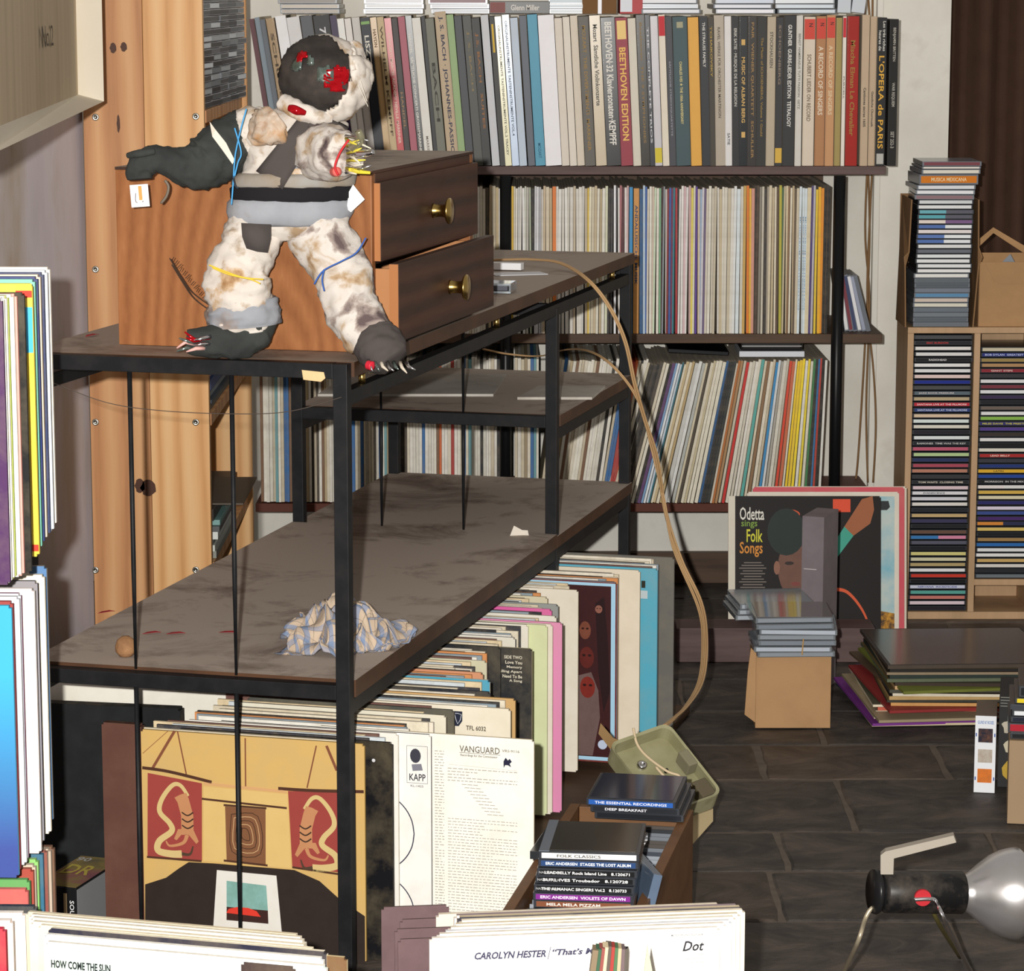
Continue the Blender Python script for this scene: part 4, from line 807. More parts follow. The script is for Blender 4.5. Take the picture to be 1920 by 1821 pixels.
art(Mk, 'printed_dot', [(.925+.026*math.cos(2*math.pi*j/18), .9+.026*math.sin(2*math.pi*j/18)) for j in range(18)], 'b8c4dc', lift=.0012)
art(items['Q'], 'printed_patch', [(.91, .07), (.932, .07), (.932, .11), (.91, .11)], '2a2a20'); art(items['Q'], 'sticker', [(.905, .125), (.945, .125), (.945, .17), (.905, .17)], 'b8c4c8')
art(items['Z'], 'printed_stripe', [(.72, .02), (.8, .02), (.68, .98), (.6, .98)], '9a4a5a')
# plank the row stands on
b = MB().box(.484, .628, .5, 1.6, .0005, .016); o = b.build('wooden_plank', M_SHELFB, bevel=.001); o.matrix_basis = RM.copy(); tag(o, 'dark wooden plank lying on the slate floor under the records', 'plank')
# brown divider and dark panels at the left end of the row
u, z = onv(266, 1372, .064); 
o = sleeve('dark brown cardboard divider standing beside the yellow tent sleeve', None, u, .062, .322, mat('5a3a30', .7, .3, 0, 14, '7a5a4c'), '4a3028', t=.012, w=.06, name='cardboard_divider', h=.32); tag(o, cat='divider')
u, z = onv(262, 1300, .16); 
o = sleeve('large black board standing behind the brown divider', None, u+.03, .24, .302, mat('17191a', .7, .3, 0, 30, '2c2f30'), '2a2c2c', t=.02, w=.32, h=.30, name='black_board', yaw=.08); tag(o, cat='board')
u, z = onv(240, 1296, .3)
for k in range(3): sleeve(['white record sleeve directly behind the black board', 'white record sleeve behind another white one at the black board', 'pale yellow record sleeve standing behind the black board'][k], 'sleeves behind the black board', u+.19+.004*k, .30+k*.008, .34+.002*k, ['e4e0d4', 'e8e4da', 'dcd88c'][k], t=.005)
# taped cassette carton
o = thing('cassette_carton', (0, 0, 0), 'black cassette carton marked DR 90 with rainbow print, beside the black board', 'carton', M=RM @ Matrix.Translation((-.035, .085, 0)) @ Matrix.Rotation(-.05, 4, 'Z'))
u, z = onv(172, 1655, .08)
MB().box(u-.045, u+.02, -.02, .13, .0005, .075).build('carton_body', mat('1b1b1c', .35, .2), o, bevel=.001, world=False)
MB().box(u+.0202, u+.0208, -.018, .128, .003, .072).build('plain_side', mat('8a8a8c', .6, .1), o, world=False)
MB().box(u-.044, u+.019, -.018, .128, .0752, .0756).build('printed_top', noisy('rainbow_print', [(.2, '5a3a5a'), (.4, '8a5a5a'), (.55, '8a7a4a'), (.75, '4c4c4a')], nscale=14, rough=.4), o, world=False)
text('DR', .045, .045, frame((u-.014, .06, .0762), (1, 0, 0), (0, 1, 0)), mat('b8a850', .5, 0), o); text('90', .022, .018, frame((u-.03, .11, .0762), (1, 0, 0), (0, 1, 0)), mat('b8b8b8', .5, 0), o)
text('SOUND', .04, .007, frame((u+.013, -.0204, .036), (0, 0, -1), (1, 0, 0)), mat('e0e0e0', .5, 0), o)
MB().poly([(u-.035+.02*math.cos(2*math.pi*j/14), -.0206, .045+.017*math.sin(2*math.pi*j/14)) for j in range(14)]).build('printed_sun', noisy('sun_print', [(.3, 'd84a2a'), (.6, 'e8c03a')], nscale=40), o, world=False)
MB().box(u+.0, u+.005, -.0206, -.019, .012, .066).build('printed_bar', mat('b8a078', .5, .1), o, world=False)

# --- front bins
def bin_row(pts, frm='room', **k): pass
# TOM PAXTON bin (rack direction)
GB = 'records in the bin with the Tom Paxton sleeve'
front = [(612, 1812, 'dfe8e4', 'e8e2d4', 'grey green record sleeve titled How Come The Sun by Tom Paxton', .345, 'P'), (606, 1797, 'dfe4e8', 'e8e4d8', 'pale blue sleeve behind the Tom Paxton sleeve', .346, ''), (612, 1785, '2a2a3a', 'e6dcc4', 'dark sleeve with cream edge behind the pale blue sleeve', .347, ''), (590, 1779, 'e0d4b8', 'e8dcc0', 'cream sleeve with a worn top edge in the Tom Paxton bin', .348, ''), (574, 1772, 'dcd4c0', 'e0d4bc', 'straw sleeve in the Tom Paxton bin', .348, ''), (572, 1764, 'd8d0c0', 'dcd2c0', 'beige sleeve in the Tom Paxton bin', .349, ''), (568, 1758, 'e4dccc', 'd8ccb4', 'rearmost cream sleeve in the Tom Paxton bin', .349, ''), (560, 1753, 'd0c4ac', 'cfc0a4', 'rearmost tan sleeve in the Tom Paxton bin', .35, '')]
pv = -9
for e in front:
    p = onz(e[0], e[1], e[5]); _, v = uvof(p); v = max(v, pv+.007); pv = v; u, z = onv(e[0], e[1], v)
    o = sleeve(e[4], GB, u, v, z, e[2], e[3], t=.0055)
    if e[6]:
        art(o, 'printed_field', [(.012, .035), (.98, .035), (.98, .98), (.012, .98)], 'c4d2bc', lift=.0006, m=noisy('paxton_print', [(.3, 'a8b890'), (.5, 'c8d6cc'), (.7, 'd8e2e4')], nscale=2, rough=.45))
        txt(o, 'HOW COME THE SUN', .022, .237, .075, .028, '23282a', bold=.035); txt(o, 'TOM PAXTON', .022, .177, .118, .028, '23282a', bold=.035)
# dividers in front of the Paxton bin's right end
for k, (x, y, c) in enumerate(((561, 1806, '3a2c2e'), (640, 1806, '6a4a2e'))):
    p = onz(x, y, .342); u, v = uvof(p)
    o = sleeve(['dark rounded index card at the end of the Tom Paxton bin', 'worn brown sleeve at the end of the Tom Paxton bin'][k], None, u, v-.012+.03*k, .342, c, 'c8b48c' if k else '4a3c3c', t=.004, w=.06 if not k else .1, name='index_card'); tag(o, cat='card')
# Carolyn Hester bin (turned slightly the other way)
GD = 'records in the bin with the Carolyn Hester sleeve'
dots = [(1350, 1739, 'f2eee6', 'efe8dc', 'white record sleeve titled Carolyn Hester Thats My with Dot logo', 'D'), (1362, 1731, 'ece8e0', 'e8e0d0', 'white sleeve directly behind the Carolyn Hester sleeve', ''), (1372, 1726, 'd8dce4', 'dfe0e4', 'pale blue sleeve behind the Carolyn Hester sleeve', ''), (1380, 1719, 'e8e0d0', 'eae2d0', 'ivory sleeve in the Carolyn Hester bin', ''), (1388, 1713, 'e4dccc', 'dcd0b8', 'cream sleeve in the Carolyn Hester bin', ''), (1397, 1706, 'e0d6c2', 'e8dcc4', 'large cream sleeve with yellowed rim in the Carolyn Hester bin', ''), (1392, 1700, '3a3840', 'c8b898', 'dark sleeve with tan edge in the Carolyn Hester bin', ''), (1385, 1697, 'd8d0c4', '8a7a80', 'mauve edged sleeve in the Carolyn Hester bin', ''), (1350, 1695, 'c8bcb0', 'd8ccb8', 'rearmost sleeve in the Carolyn Hester bin', '')]
pY = 0
for k, e in enumerate(dots):
    p = onz(e[0], e[1], .345+.0008*k); Yk = max(p.y, pY+.008); pY = Yk; q = at(e[0], e[1], Yk)
    o = sleeve(e[4], GD, q.x, Yk, q.z, e[2], e[3], 'room', t=.006, yaw=math.radians(7))
    if e[5]:
        txt(o, 'CAROLYN HESTER', .153, .398, .068, .026, '3a3a52', bold=.035, shear=.25); stroke(o, 'printed_slash', [(.404, .09), (.414, .045)], .0008, '5a5a6a'); txt(o, '“That’s My Song”', .42, .68, .068, .03, '3a3a52', bold=.035, shear=.25)
        txt(o, 'Dot', .87, .945, .062, .036, '2a2a30', bold=.02, shear=.3); txt(o, 'MONOPHONIC DLP 3604', .83, .94, .022, .009, '6a6a70')
        for j in range(3): txt(o, ['A LONG PLAY', 'ULTRA HIGH FIDELITY', 'RECORDING'][j], [.89, .87, .9][j], .945, .093+.014*j, .007, '7a7a80')
for k, (x, y, dy) in enumerate(((876, 1757, -.012), (869, 1738, .014), (878, 1720, .034), (842, 1697, .062))):
    q = at(x, y, 3.06+dy+.03)
    o = sleeve(f'dark brown rounded index card in the Carolyn Hester bin, {ordinal(k+1)} from its front', 'index cards in the Carolyn Hester bin', q.x, 3.06+dy+.03, q.z, mat('5c484a', .7, .3, 0, 20, '7a6464'), '4a3a3a', 'room', t=.003, w=.075, yaw=math.radians(7), name='index_card'); tag(o, cat='card')
# small sleeves standing in front
for k, c in enumerate(('7a6a54', '3a5a44', '8a4a44', 'c8b898', '5a5048', '9a3a34', '4a6a4a', 'b8a484', '6a5a5c')):
    q = at(1112+k*9.5, 1774+abs(k-4)*1.5, 2.86+.004*k); 
    b = MB().box(-.0028, .0028, 0, .018, 0, .17); o = b.build('single_sleeve', mat(c, .6, .35)); o.matrix_basis = Matrix.Translation((q.x-.018, q.y, q.z-.17)) @ Matrix.Rotation(math.radians(7-k*.6), 4, 'Y')
    tag(o, f'small {cname(c)} record sleeve seen edge-on before the Carolyn Hester sleeve', 'record', f'small {cname(c)} sleeves before the Hester sleeve')
q = at(1214, 1772, 2.93)
b = MB(); b.add([(0, 0, 0), (-.02, -.02, -.16), (.03, -.01, -.16), (0, .004, 0), (-.02, -.016, -.16), (.03, -.006, -.16)], [(0, 1, 2), (5, 4, 3), (0, 3, 4, 1), (1, 4, 5, 2), (2, 5, 3, 0)])
o = b.build('single_sleeve', mat('b8c0a0', .6, .2)); o.location = q; tag(o, 'pale green small sleeve standing on its corner before the Carolyn Hester sleeve', 'record')
o = MB().box(-.19, .3, 2.72, 3.0, .0005, .165).build('low_bench', M_SHELFB, bevel=.002); tag(o, 'low dark bench under the small record sleeves', 'bench')
# --- left bins: three tiers
GL = 'records on the left rack, upper tier'
t1 = [(93, 501, 'ece6da', 'f0e8d8'), (88, 507, 'dce6f2', 'e8eef4'), (81, 511, '3a4468', '4a5478'), (75, 515, 'd8c8b4', 'd0bca4'), (70, 519, '2c3c74', '34447c'), (65, 524, '7cc4b0', '6ab49c'), (60, 532, 'f0d048', 'f0d048'), (45, 549, '1c1c1c', '222222'), (31, 551, 'd89a90', 'd08a80'), (25, 552, 'ece4d8', 'e8dccc'), (15, 554, 'b8cc58', 'a8bc48'), (12, 555, 'f0ead8', 'e8e0c8'), (7, 558, 'f0f0e8', 'e8e8e0'), (4, 560, '4a2c54', '4a2c54')]
GL2 = 'records on the left rack, middle tier'
t2 = [(87, 1062, '4a7cb0', '9a948c'), (83, 1078, 'efe6d4', 'f0e4cc'), (70, 1090, '8a8890', '3a3848'), (64, 1104, 'ece0dc', 'f0e6e0'), (39, 1113, 'c8ccd8', '8a4a70'), (36, 1119, 'd4d8e0', 'c8c8cc'), (24, 1128, '9a3038', '9a3038'), (21, 1136, '4ab4e0', '5ab8e0')]
def blue_fade():
    m, nt, b = nodes('blue_fade'); tc = nt.nodes.new('ShaderNodeTexCoord'); sp = nt.nodes.new('ShaderNodeSeparateXYZ'); r = nt.nodes.new('ShaderNodeValToRGB')
    nt.links.new(tc.outputs['Generated'], sp.inputs[0]); nt.links.new(sp.outputs['Z'], r.inputs['Fac']); nt.links.new(r.outputs['Color'], b.inputs['Base Color'])
    for e, (p, h) in zip(r.color_ramp.elements, ((.1, '3a4a8c'), (.75, '3aa0cc'))): e.position = p; e.color = (*hx(h), 1)
    b.inputs['Roughness'].default_value = .5; b.inputs['Specular IOR Level'].default_value = .2; return m
def tier(tab, zt, grp, word, thick=.006):
    pY = 9
    for k, (x, y, c, ec) in enumerate(tab):
        p = onz(x, y, zt); Yk = min(p.y, pY-thick-.0012); pY = Yk; q = at(x, y, Yk)
        m = c if c != '4ab4e0' else blue_fade()
        o = sleeve(f'{cname(c)} record sleeve, {ordinal(k+1)} from the back on the {word} tier of the wall-side rack', grp, q.x, Yk, q.z, m, ec, 'room', t=thick, yaw=math.radians(-1.5), rough=.35)
        if c == 'f0d048':
            for t0, t1_, cc in ((.0, .025, 'f0d048'), (.025, .05, 'c83a2a'), (.085, .25, '4ab0dc'), (.955, .98, 'c83a2a')): art(o, 'printed_band', [(.94, t0), (.999, t0), (.999, t1_), (.94, t1_)], cc, lift=.0006)
tier(t1, 1.015, GL, 'upper'); tier(t2, .665, GL2, 'middle')
t3 = [(101, 1588, '6a4a3c', '7a5a4a'), (95, 1592, 'b8a898', 'a89888'), (88, 1594, '8a4a44', 'b0a090'), (80, 1598, '2a6a88', '2a6a88'), (71, 1612, '8ac870', '9ac880'), (66, 1622, 'c8bca8', 'c8bca8'), (62, 1630, 'a83a34', 'b86a5a'), (55, 1650, '5aa05a', '6aa86a'), (52, 1668, 'c85a5a', 'd87a74'), (68, 1700, '2a3440', '2a3440'), (47, 1712, 'ece0d4', 'f0e4d4'), (24, 1726, 'e8d8cc', 'ecdccc'), (10, 1742, 'c82a44', 'c82a44')]
tier(t3, .33, 'records on the left rack, lowest tier', 'lowest', .008)
lr = thing('wall_side_rack', (-.72, 3.4, 0), 'dark wooden rack by the grey wall, hidden behind three tiers of facing records', 'rack')
for z in (.345, .695): MB().box(-.93, -.60, 3.02, 3.62, z-.018, z).build('shelf_board', M_SHELFB, lr)
for x in (-.945, -.945): pass
for y in (3.03, 3.60): MB().box(-.955, -.931, y, y+.022, 0, 1.0).build('post', M_SHELFB, lr)
MB().box(-.93, -.60, 3.621, 3.63, .0, .695).build('back_panel', M_SHELFB, lr)
# ---------------------------------------------------------------- rag doll on the rack
M_RAG = noisy('stained_white_cloth', [(.3, '7a5636'), (.38, 'ac9478'), (.45, 'c6bdb4'), (.52, 'cbc4bd'), (.58, '9a8c84'), (.66, '5a4c4c')], nscale=19, detail=5, dist=.5, rough=.9, bump=.25, rgh=.55)
M_RAGW = noisy('soiled_cloth', [(.3, '8a6238'), (.38, 'b89c7c'), (.44, 'cac0b6'), (.56, 'cdc5bc'), (.66, '9c8468')], nscale=16, detail=5, rough=.9, bump=.25)
M_DARK = noisy('black_rag', [(.3, '1c1917'), (.55, '36302d'), (.75, '50463f')], nscale=18, rough=.9, bump=.3)
M_DARK2 = noisy('charcoal_rag', [(.3, '2a2c2b'), (.6, '363937'), (.8, '454642')], nscale=20, rough=.9, bump=.3)
M_GREYC = noisy('grey_jersey', [(.3, '8a8c92'), (.6, '9a9ca2'), (.8, '86827c')], nscale=14, rough=.95, bump=.15)
M_GREYD = mat('4c4644', .9, .3, 0, 25)
M_FOIL = mat('c01822', .12, .2, .6, 30); M_FOILS = mat('8a9a94', .15, .4, .8, 40, '2a3a34')
DY = 4.02
doll = thing('rag_doll', at(560, 660, DY), 'rag doll bound from stained white, grey and black cloth standing on the steel rack', 'doll')
def limb(name, pts, m, n=40, wr=.12, sub=9, sq=.9, cap=True, seed=0):
    """pts: photo x, y, depth, radius in photo px"""
    ctr = [at(x, y, Y) for x, y, Y, r in pts]; rad = [r*mpp(Y, c.z) for (x, y, Y, r), c in zip(pts, ctr)]
    C_ = catmull(ctr, sub); R_ = [v.x for v in catmull([(r, 0, 0) for r in rad], sub)]
    R_ = [R_[0]*.45]+R_+[R_[-1]*.45]; C_ = [C_[0]+(C_[0]-C_[1])*.4]+C_+[C_[-1]+(C_[-1]-C_[-2])*.4]
    return MB().tube(C_, R_, n, wr=wr, seed=seed, sq=sq).build(name, m, doll, True)
# torso as stacked rings
def rings(name, tab, m, n=32, depth=.62, wr=.06, seed=3, x0=0):
    b = MB(); vs = []; N = len(tab)
    for x, y, Y, r in tab:
        c = at(x, y, Y); rr = r*mpp(Y, c.z)
        for k in range(n):
            a = 2*math.pi*k/n; v = Vector((rr*math.cos(a), rr*depth*math.sin(a), 0)); w_ = 1+wr*(.8*noise.noise((c+v)*40+Vector((seed, 0, 0)))+1.2*(.3-abs(noise.noise((c+v)*62)))+.4*noise.noise((c+v)*130))
            vs.append(tuple(c+v*w_+Vector((0, 0, wr*.05*noise.noise((c+v)*30)))))
    fs = [(i*n+k, (i+1)*n+k, (i+1)*n+(k+1) % n, i*n+(k+1) % n) for i in range(N-1) for k in range(n)]
    fs += [tuple(range(n)), tuple(reversed(range((N-1)*n, N*n)))]
    return b.add(vs, fs).build(name, m, doll, True)
TB = [(572, 178, 4.03, 30), (566, 200, 4.03, 44), (552, 214, 4.03, 74), (548, 232, 4.03, 98), (552, 260, 4.02, 100), (560, 290, 4.02, 98), (556, 320, 4.02, 100), (548, 345, 4.02, 103), (545, 380, 4.02, 106), (542, 410, 4.02, 104), (540, 432, 4.02, 90), (540, 446, 4.02, 60)]
TBS = [(p.x, p.y, q.x, q.y) for p, q in zip(catmull([(x, y, 0) for x, y, Y, r in TB], 4), catmull([(Y, r, 0) for x, y, Y, r in TB], 4))]
torso = rings('torso', TBS, M_RAGW, n=56, wr=.11)
def grow(tab, k): return [(x, y, Y, r*k) for x, y, Y, r in tab]
rings('lower_jersey_band', [(546, 366, 4.02, 109), (544, 380, 4.02, 119), (543, 398, 4.02, 119), (540, 416, 4.02, 110), (540, 421, 4.02, 100)], M_GREYC, depth=.64)
rings('black_belt', [(549, 344, 4.02, 108), (547, 352, 4.02, 116), (547, 370, 4.02, 117), (546, 378, 4.02, 110)], mat('1d1c1f', .9, .3), depth=.64, wr=.03)
rings('upper_jersey_band', [(552, 324, 4.02, 106), (551, 330, 4.02, 114), (549, 344, 4.02, 115), (549, 352, 4.02, 108)], noisy('dusty_jersey', [(.3, '8a7a66'), (.6, '96938e'), (.8, '8a8c92')], nscale=14, rough=.95), depth=.64)
def onbody(x, y, lift=.002):      # point on the front of the torso ring
    for (xa, ya, Ya, ra), (xb, yb, Yb, rb) in zip(TB, TB[1:]):
        if ya <= y <= yb or (xb, yb) == TB[-1][:2]:
            f = min(1, max(0, (y-ya)/(yb-ya))); cx, r, Y = xa+(xb-xa)*f, ra+(rb-ra)*f, Ya+(Yb-Ya)*f
            s = max(-.97, min(.97, (x-cx)/r)); return at(x, y, Y-math.sqrt(1-s*s)*r*.62*mpp(Y, 1.05)-lift)
def sheet(name, grid, m, lift=.004, th=.002):
    """a patch of cloth lying on the torso: rows of photo points"""
    b = MB(); nr, nc = len(grid), len(grid[0]); vs = [onbody(x, y, lift+.002*noise.noise(Vector((x*.05, y*.05, 0)))) for row in grid for x, y in row]
    b.add(vs, [(i*nc+j, (i+1)*nc+j, (i+1)*nc+j+1, i*nc+j+1) for i in range(nr-1) for j in range(nc-1)])
    o = b.build(name, m, doll, True); md = o.modifiers.new('thickness', 'SOLIDIFY'); md.thickness = th; md.offset = 0; return o
def strip(p0, p1, w0, w1, n=8, m=5):
    out = []
    for i in range(n+1):
        f = i/n; x, y = p0[0]+(p1[0]-p0[0])*f, p0[1]+(p1[1]-p0[1])*f; w_ = w0+(w1-w0)*f; d = Vector((p1[0]-p0[0], p1[1]-p0[1])).normalized(); q = Vector((-d.y, d.x))
        out.append([(x+q.x*w_*(j/m-.5), y+q.y*w_*(j/m-.5)) for j in range(m+1)])
    return out
sheet('grey_chest_patch', [[(x, y) for x in range(520+int((330-y)*.3), 641, 12)] for y in range(236, 331, 10)], M_GREYC, .003)
sheet('dark_sash', strip((588, 218), (505, 338), 40, 60), M_GREYD, .006)
sheet('dark_sash', strip((584, 222), (648, 250), 34, 26), M_GREYD, .008)
sheet('dark_patch', strip((590, 250), (566, 300), 14, 24), mat('23242c', .9, .2), .006)
# neck scarf
limb('neck_wrap', [(530, 192, 4.0, 16), (556, 205, 3.985, 17), (588, 218, 3.985, 16), (615, 222, 4.0, 15)], M_RAGW, wr=.2)
limb('red_foil_knot', [(542, 203, 3.962, 6), (556, 206, 3.958, 9), (572, 212, 3.962, 5)], M_FOIL, 12, .2)
limb('chest_wad', [(488, 250, 3.985, 26), (500, 240, 3.975, 32), (516, 228, 3.98, 30)], noisy('glue_stained_wad', [(.3, '8a5a2c'), (.48, 'b0a090'), (.7, 'a87a48')], nscale=30, rough=.5), wr=.42)
# head
hc = at(606, 145, 4.03); hr = 80*mpp(4.03, 1.25)
def ball(name, c, r, m, n=32, k=20, wr=.05, sel=None, grow_=1.0, sx=1, sz=1, seed=0, thick=0):
    bm = bmesh.new(); bmesh.ops.create_uvsphere(bm, u_segments=n, v_segments=k, radius=1)
    if sel: bmesh.ops.delete(bm, geom=[v for v in bm.verts if not sel(v.co.normalized())], context='VERTS')
    for v in bm.verts:
        d = v.co.normalized(); w_ = r*grow_*(1+wr*noise.noise(d*3.5+Vector((seed, 0, 0)))+wr*.35*noise.noise(d*11)); v.co = Vector((d.x*sx, d.y, d.z*sz))*w_+c
    me = bpy.data.meshes.new(name); bm.to_mesh(me); bm.free(); me.materials.append(m)
    for p in me.polygons: p.use_smooth = True
    o = link(name, me, doll)
    if thick: md = o.modifiers.new('thickness', 'SOLIDIFY'); md.thickness = thick; md.offset = 1
    return o
ball('head', hc, hr, M_RAGW, wr=.07, sx=1.02, sz=1.0)
fd = Vector((-.34, -.92, .13)).normalized()
ball('face_cloth', hc, hr, M_DARK, 64, 44, .07, lambda d: d.dot(fd) > .42+.05*noise.noise(d*5), 1.012, 1.02, 1.0, thick=.0015)
for ed, rr, m, nm in ((Vector((-.42, -.83, .5)), .10, M_FOIL, 'foil_eye'), (Vector((-.52, -.84, .28)), .10, M_FOILS, 'foil_eye_rim'), (Vector((-.2, -.95, .38)), .07, M_FOILS, 'foil_eye_rim'), (Vector((.36, -.93, -.03)), .19, M_FOIL, 'foil_eye'), (Vector((.1, -.98, .08)), .13, M_FOILS, 'foil_eye_rim'), (Vector((.42, -.9, .2)), .06, M_FOIL, 'foil_eye')):
    e = ed.normalized(); c0 = 1-rr*.6
    ball(nm, hc, hr, m, 90, 64, .09, lambda d: d.dot(e) > 1-rr*rr*1.6*(1+.8*noise.noise(d*14)), 1.045, 1.02, 1.0, seed=1, thick=.003)
wd_ = Vector((.55, -.45, -.62)).normalized()
ball('jaw_wrap', hc, hr, M_RAGW, 72, 52, .1, lambda d: d.dot(wd_) > .3+.06*noise.noise(d*4) and d.dot(fd) < .56, 1.035, 1.03, 1.03, seed=2, thick=.004)
ball('head_wrap', hc, hr, M_RAGW, 72, 52, .12, lambda d: d.x > .62+.05*noise.noise(d*6), 1.03, 1.05, 1.0, seed=6, thick=.003)
for a_, b_ in (((672, 160), (690, 200)), ((676, 152), (688, 190))): MB().tube([at(*a_, 3.97), at(*b_, 3.96)], .0004, 5).build('loose_thread', mat('e0d8c8', .8, 0), doll)
# arms
limb('left_arm', [(492, 248, 4.03, 42), (450, 258, 4.03, 48), (412, 286, 4.02, 50), (378, 310, 4.01, 46), (345, 312, 4.0, 34), (312, 302, 3.99, 27), (285, 300, 3.985, 27), (264, 316, 3.98, 26), (264, 336, 3.978, 22)], M_DARK2, wr=.16)
limb('shoulder_wrap', [(500, 246, 4.03, 44), (478, 250, 4.03, 49), (462, 256, 4.03, 50), (456, 258, 4.03, 47)], M_RAGW, wr=.12)
sl = at(430, 268, 3.965); b = MB(); b.add([at(x, y, Y_) for x, y, Y_ in ((393, 228, 3.985), (404, 243, 3.975), (424, 268, 3.968), (440, 300, 3.968), (436, 308, 3.966), (416, 280, 3.966), (398, 256, 3.972))], [(0, 6, 1), (1, 6, 5, 2), (2, 5, 4, 3)]); o = b.build('torn_hem', mat('ddd4c6', .9, .3), doll); o.modifiers.new('t', 'SOLIDIFY').thickness = .001
limb('hand_fold', [(240, 292, 3.975, 5), (262, 288, 3.965, 7), (290, 284, 3.965, 6)], M_DARK2, 10, .2)
limb('right_arm', [(590, 285, 4.0, 46), (608, 286, 3.965, 52), (632, 288, 3.93, 46), (650, 286, 3.905, 36)], M_RAG, wr=.14)
MB().tube(catmull([at(x, y, 3.872) for x, y in ((654, 262), (638, 285), (628, 312), (634, 328))], 5), .0016, 6).build('red_band', mat('c02a30', .6, .1), doll, True)
limb('red_bead', [(626, 322, 3.9, 9), (632, 322, 3.89, 9)], mat('c86058', .6, .3), 12, .05)
for k in range(16):
    rr = random.Random(k); y0 = 255+k*4.6; x0 = 652-abs(k-8)*.5; x1 = x0+rr.uniform(16, 48); y1 = y0+rr.uniform(-14, 16)
    MB().tube([at(x0, y0, 3.9), at((x0+x1)/2, (y0+y1)/2+rr.uniform(-4, 4), 3.88), at(x1, y1, 3.87)], [.0022, .0018, .0008], 6).build('wire_finger', [M_CHROME, mat('d8c84a', .5, .1), mat('d4ccb8', .6, .2)][k % 3], doll, True)
limb('metal_tube', [(662, 278, 3.885, 10), (676, 262, 3.875, 8), (672, 246, 3.87, 7)], mat('a8a488', .3, .3, .7), 12, .05)
limb('metal_tube', [(672, 288, 3.88, 8), (690, 287, 3.87, 7), (700, 285, 3.865, 5)], M_CHROME, 12, .08)
limb('yellow_strip', [(655, 318, 3.885, 4), (672, 322, 3.88, 4), (694, 324, 3.875, 3)], mat('d8c43a', .5, .1), 8, .05)
# legs
limb('left_leg', [(484, 412, 4.02, 52), (474, 440, 4.01, 52), (466, 470, 4.0, 50), (447, 505, 3.99, 56), (446, 540, 3.99, 60), (452, 575, 4.0, 60), (456, 605, 4.0, 58), (458, 622, 4.0, 52)], M_RAGW, wr=.15, seed=4)
limb('left_shin_wrap', [(452, 566, 4.0, 64), (454, 578, 4.0, 70), (457, 598, 4.0, 70), (458, 610, 4.0, 66)], noisy('grey_wrap', [(.3, '8a6a48'), (.5, '8e9096'), (.75, '96989e')], nscale=14, rough=.95), wr=.1)
limb('right_leg', [(592, 415, 4.02, 54), (602, 445, 4.01, 58), (630, 490, 4.0, 54), (646, 530, 3.99, 52), (655, 570, 3.98, 50), (675, 605, 3.975, 48), (697, 640, 3.97, 44)], M_RAG, wr=.14, seed=9)
limb('left_boot', [(466, 600, 4.0, 54), (462, 622, 3.995, 46), (450, 638, 3.985, 34), (415, 640, 3.975, 31), (378, 641, 3.97, 28), (350, 640, 3.968, 21)], M_DARK2, wr=.12)
limb('right_boot', [(700, 630, 3.965, 42), (712, 650, 3.955, 46), (726, 668, 3.945, 42), (736, 680, 3.94, 32)], M_GREYD, wr=.12)
for k in range(9):
    rr = random.Random(k+50); x0, y0 = 352+rr.uniform(-4, 30), 640+rr.uniform(-10, 16)
    MB().tube([at(x0+14, y0, 3.955), at(x0-2, y0+rr.uniform(-4, 6), 3.948), at(x0-14-rr.uniform(0, 8), y0+rr.uniform(-14, 8), 3.944)], [.003, .0028, .001], 6).build('foil_toe', [M_FOIL, M_FOILS, M_CHROME, mat('d8a8a0', .5, .2)][k % 4], doll, True)
for k in range(7):
    rr = random.Random(k+90); x0 = 690+k*12
    MB().tube([at(x0, 676+k*.8, 3.925), at(x0+4, 688+rr.uniform(-2, 3), 3.915), at(x0+8+rr.uniform(0, 10), 694+rr.uniform(-4, 6), 3.91)], [.003, .0024, .0008], 6).build('foil_toe', [M_CHROME, M_FOILS, mat('c8bcac', .5, .2)][k % 3], doll, True)
limb('red_bead', [(690, 684, 3.92, 9), (698, 686, 3.915, 9)], mat('c8283a', .4, .2), 12, .1)
# dark flap at the hip
b = MB(); g = [(452, 418), (482, 420), (508, 421), (454, 444), (482, 446), (508, 448), (462, 466), (482, 472), (502, 474)]
b.add([at(x, y, 3.945+.004*noise.noise(Vector((x*.1, y*.1, 0)))) for x, y in g], [(i*3+j, (i+1)*3+j, (i+1)*3+j+1, i*3+j+1) for i in range(2) for j in range(2)])
o = b.build('hip_flap', M_GREYD, doll, True); o.modifiers.new('t', 'SOLIDIFY').thickness = .003
# strings
BL = mat('4a9ad0', .5, 0); BD = mat('2f5aa8', .5, 0); YE = mat('e0b838', .5, 0)
for pts, m, Y_ in ((((462, 204), (452, 240), (444, 275), (440, 300), (437, 345), (434, 384)), BL, 3.958), (((440, 240), (452, 285), (446, 305), (440, 330)), BL, 3.955), (((392, 497), (420, 508), (455, 520), (494, 524)), YE, 3.925), (((398, 502), (430, 515), (470, 524), (488, 532)), YE, 3.925), (((589, 533), (606, 508), (640, 490), (668, 474), (686, 446)), BD, 3.93), (((608, 505), (604, 525), (608, 546)), BD, 3.93), (((436, 330), (442, 350), (448, 352)), mat('1f2a3a', .5, 0), 3.95)):
    MB().tube(catmull([at(x, y, Y_) for x, y in pts], 6), .0011, 6).build('string', m, doll, True)
for k in range(2):
    MB().tube(catmull([at(x+k*4, y+k*12, 4.0) for x, y in ((318, 484), (340, 520), (360, 548), (392, 572))], 5), .0009, 6).build('twig', mat('3a2e26', .8, .2), doll)
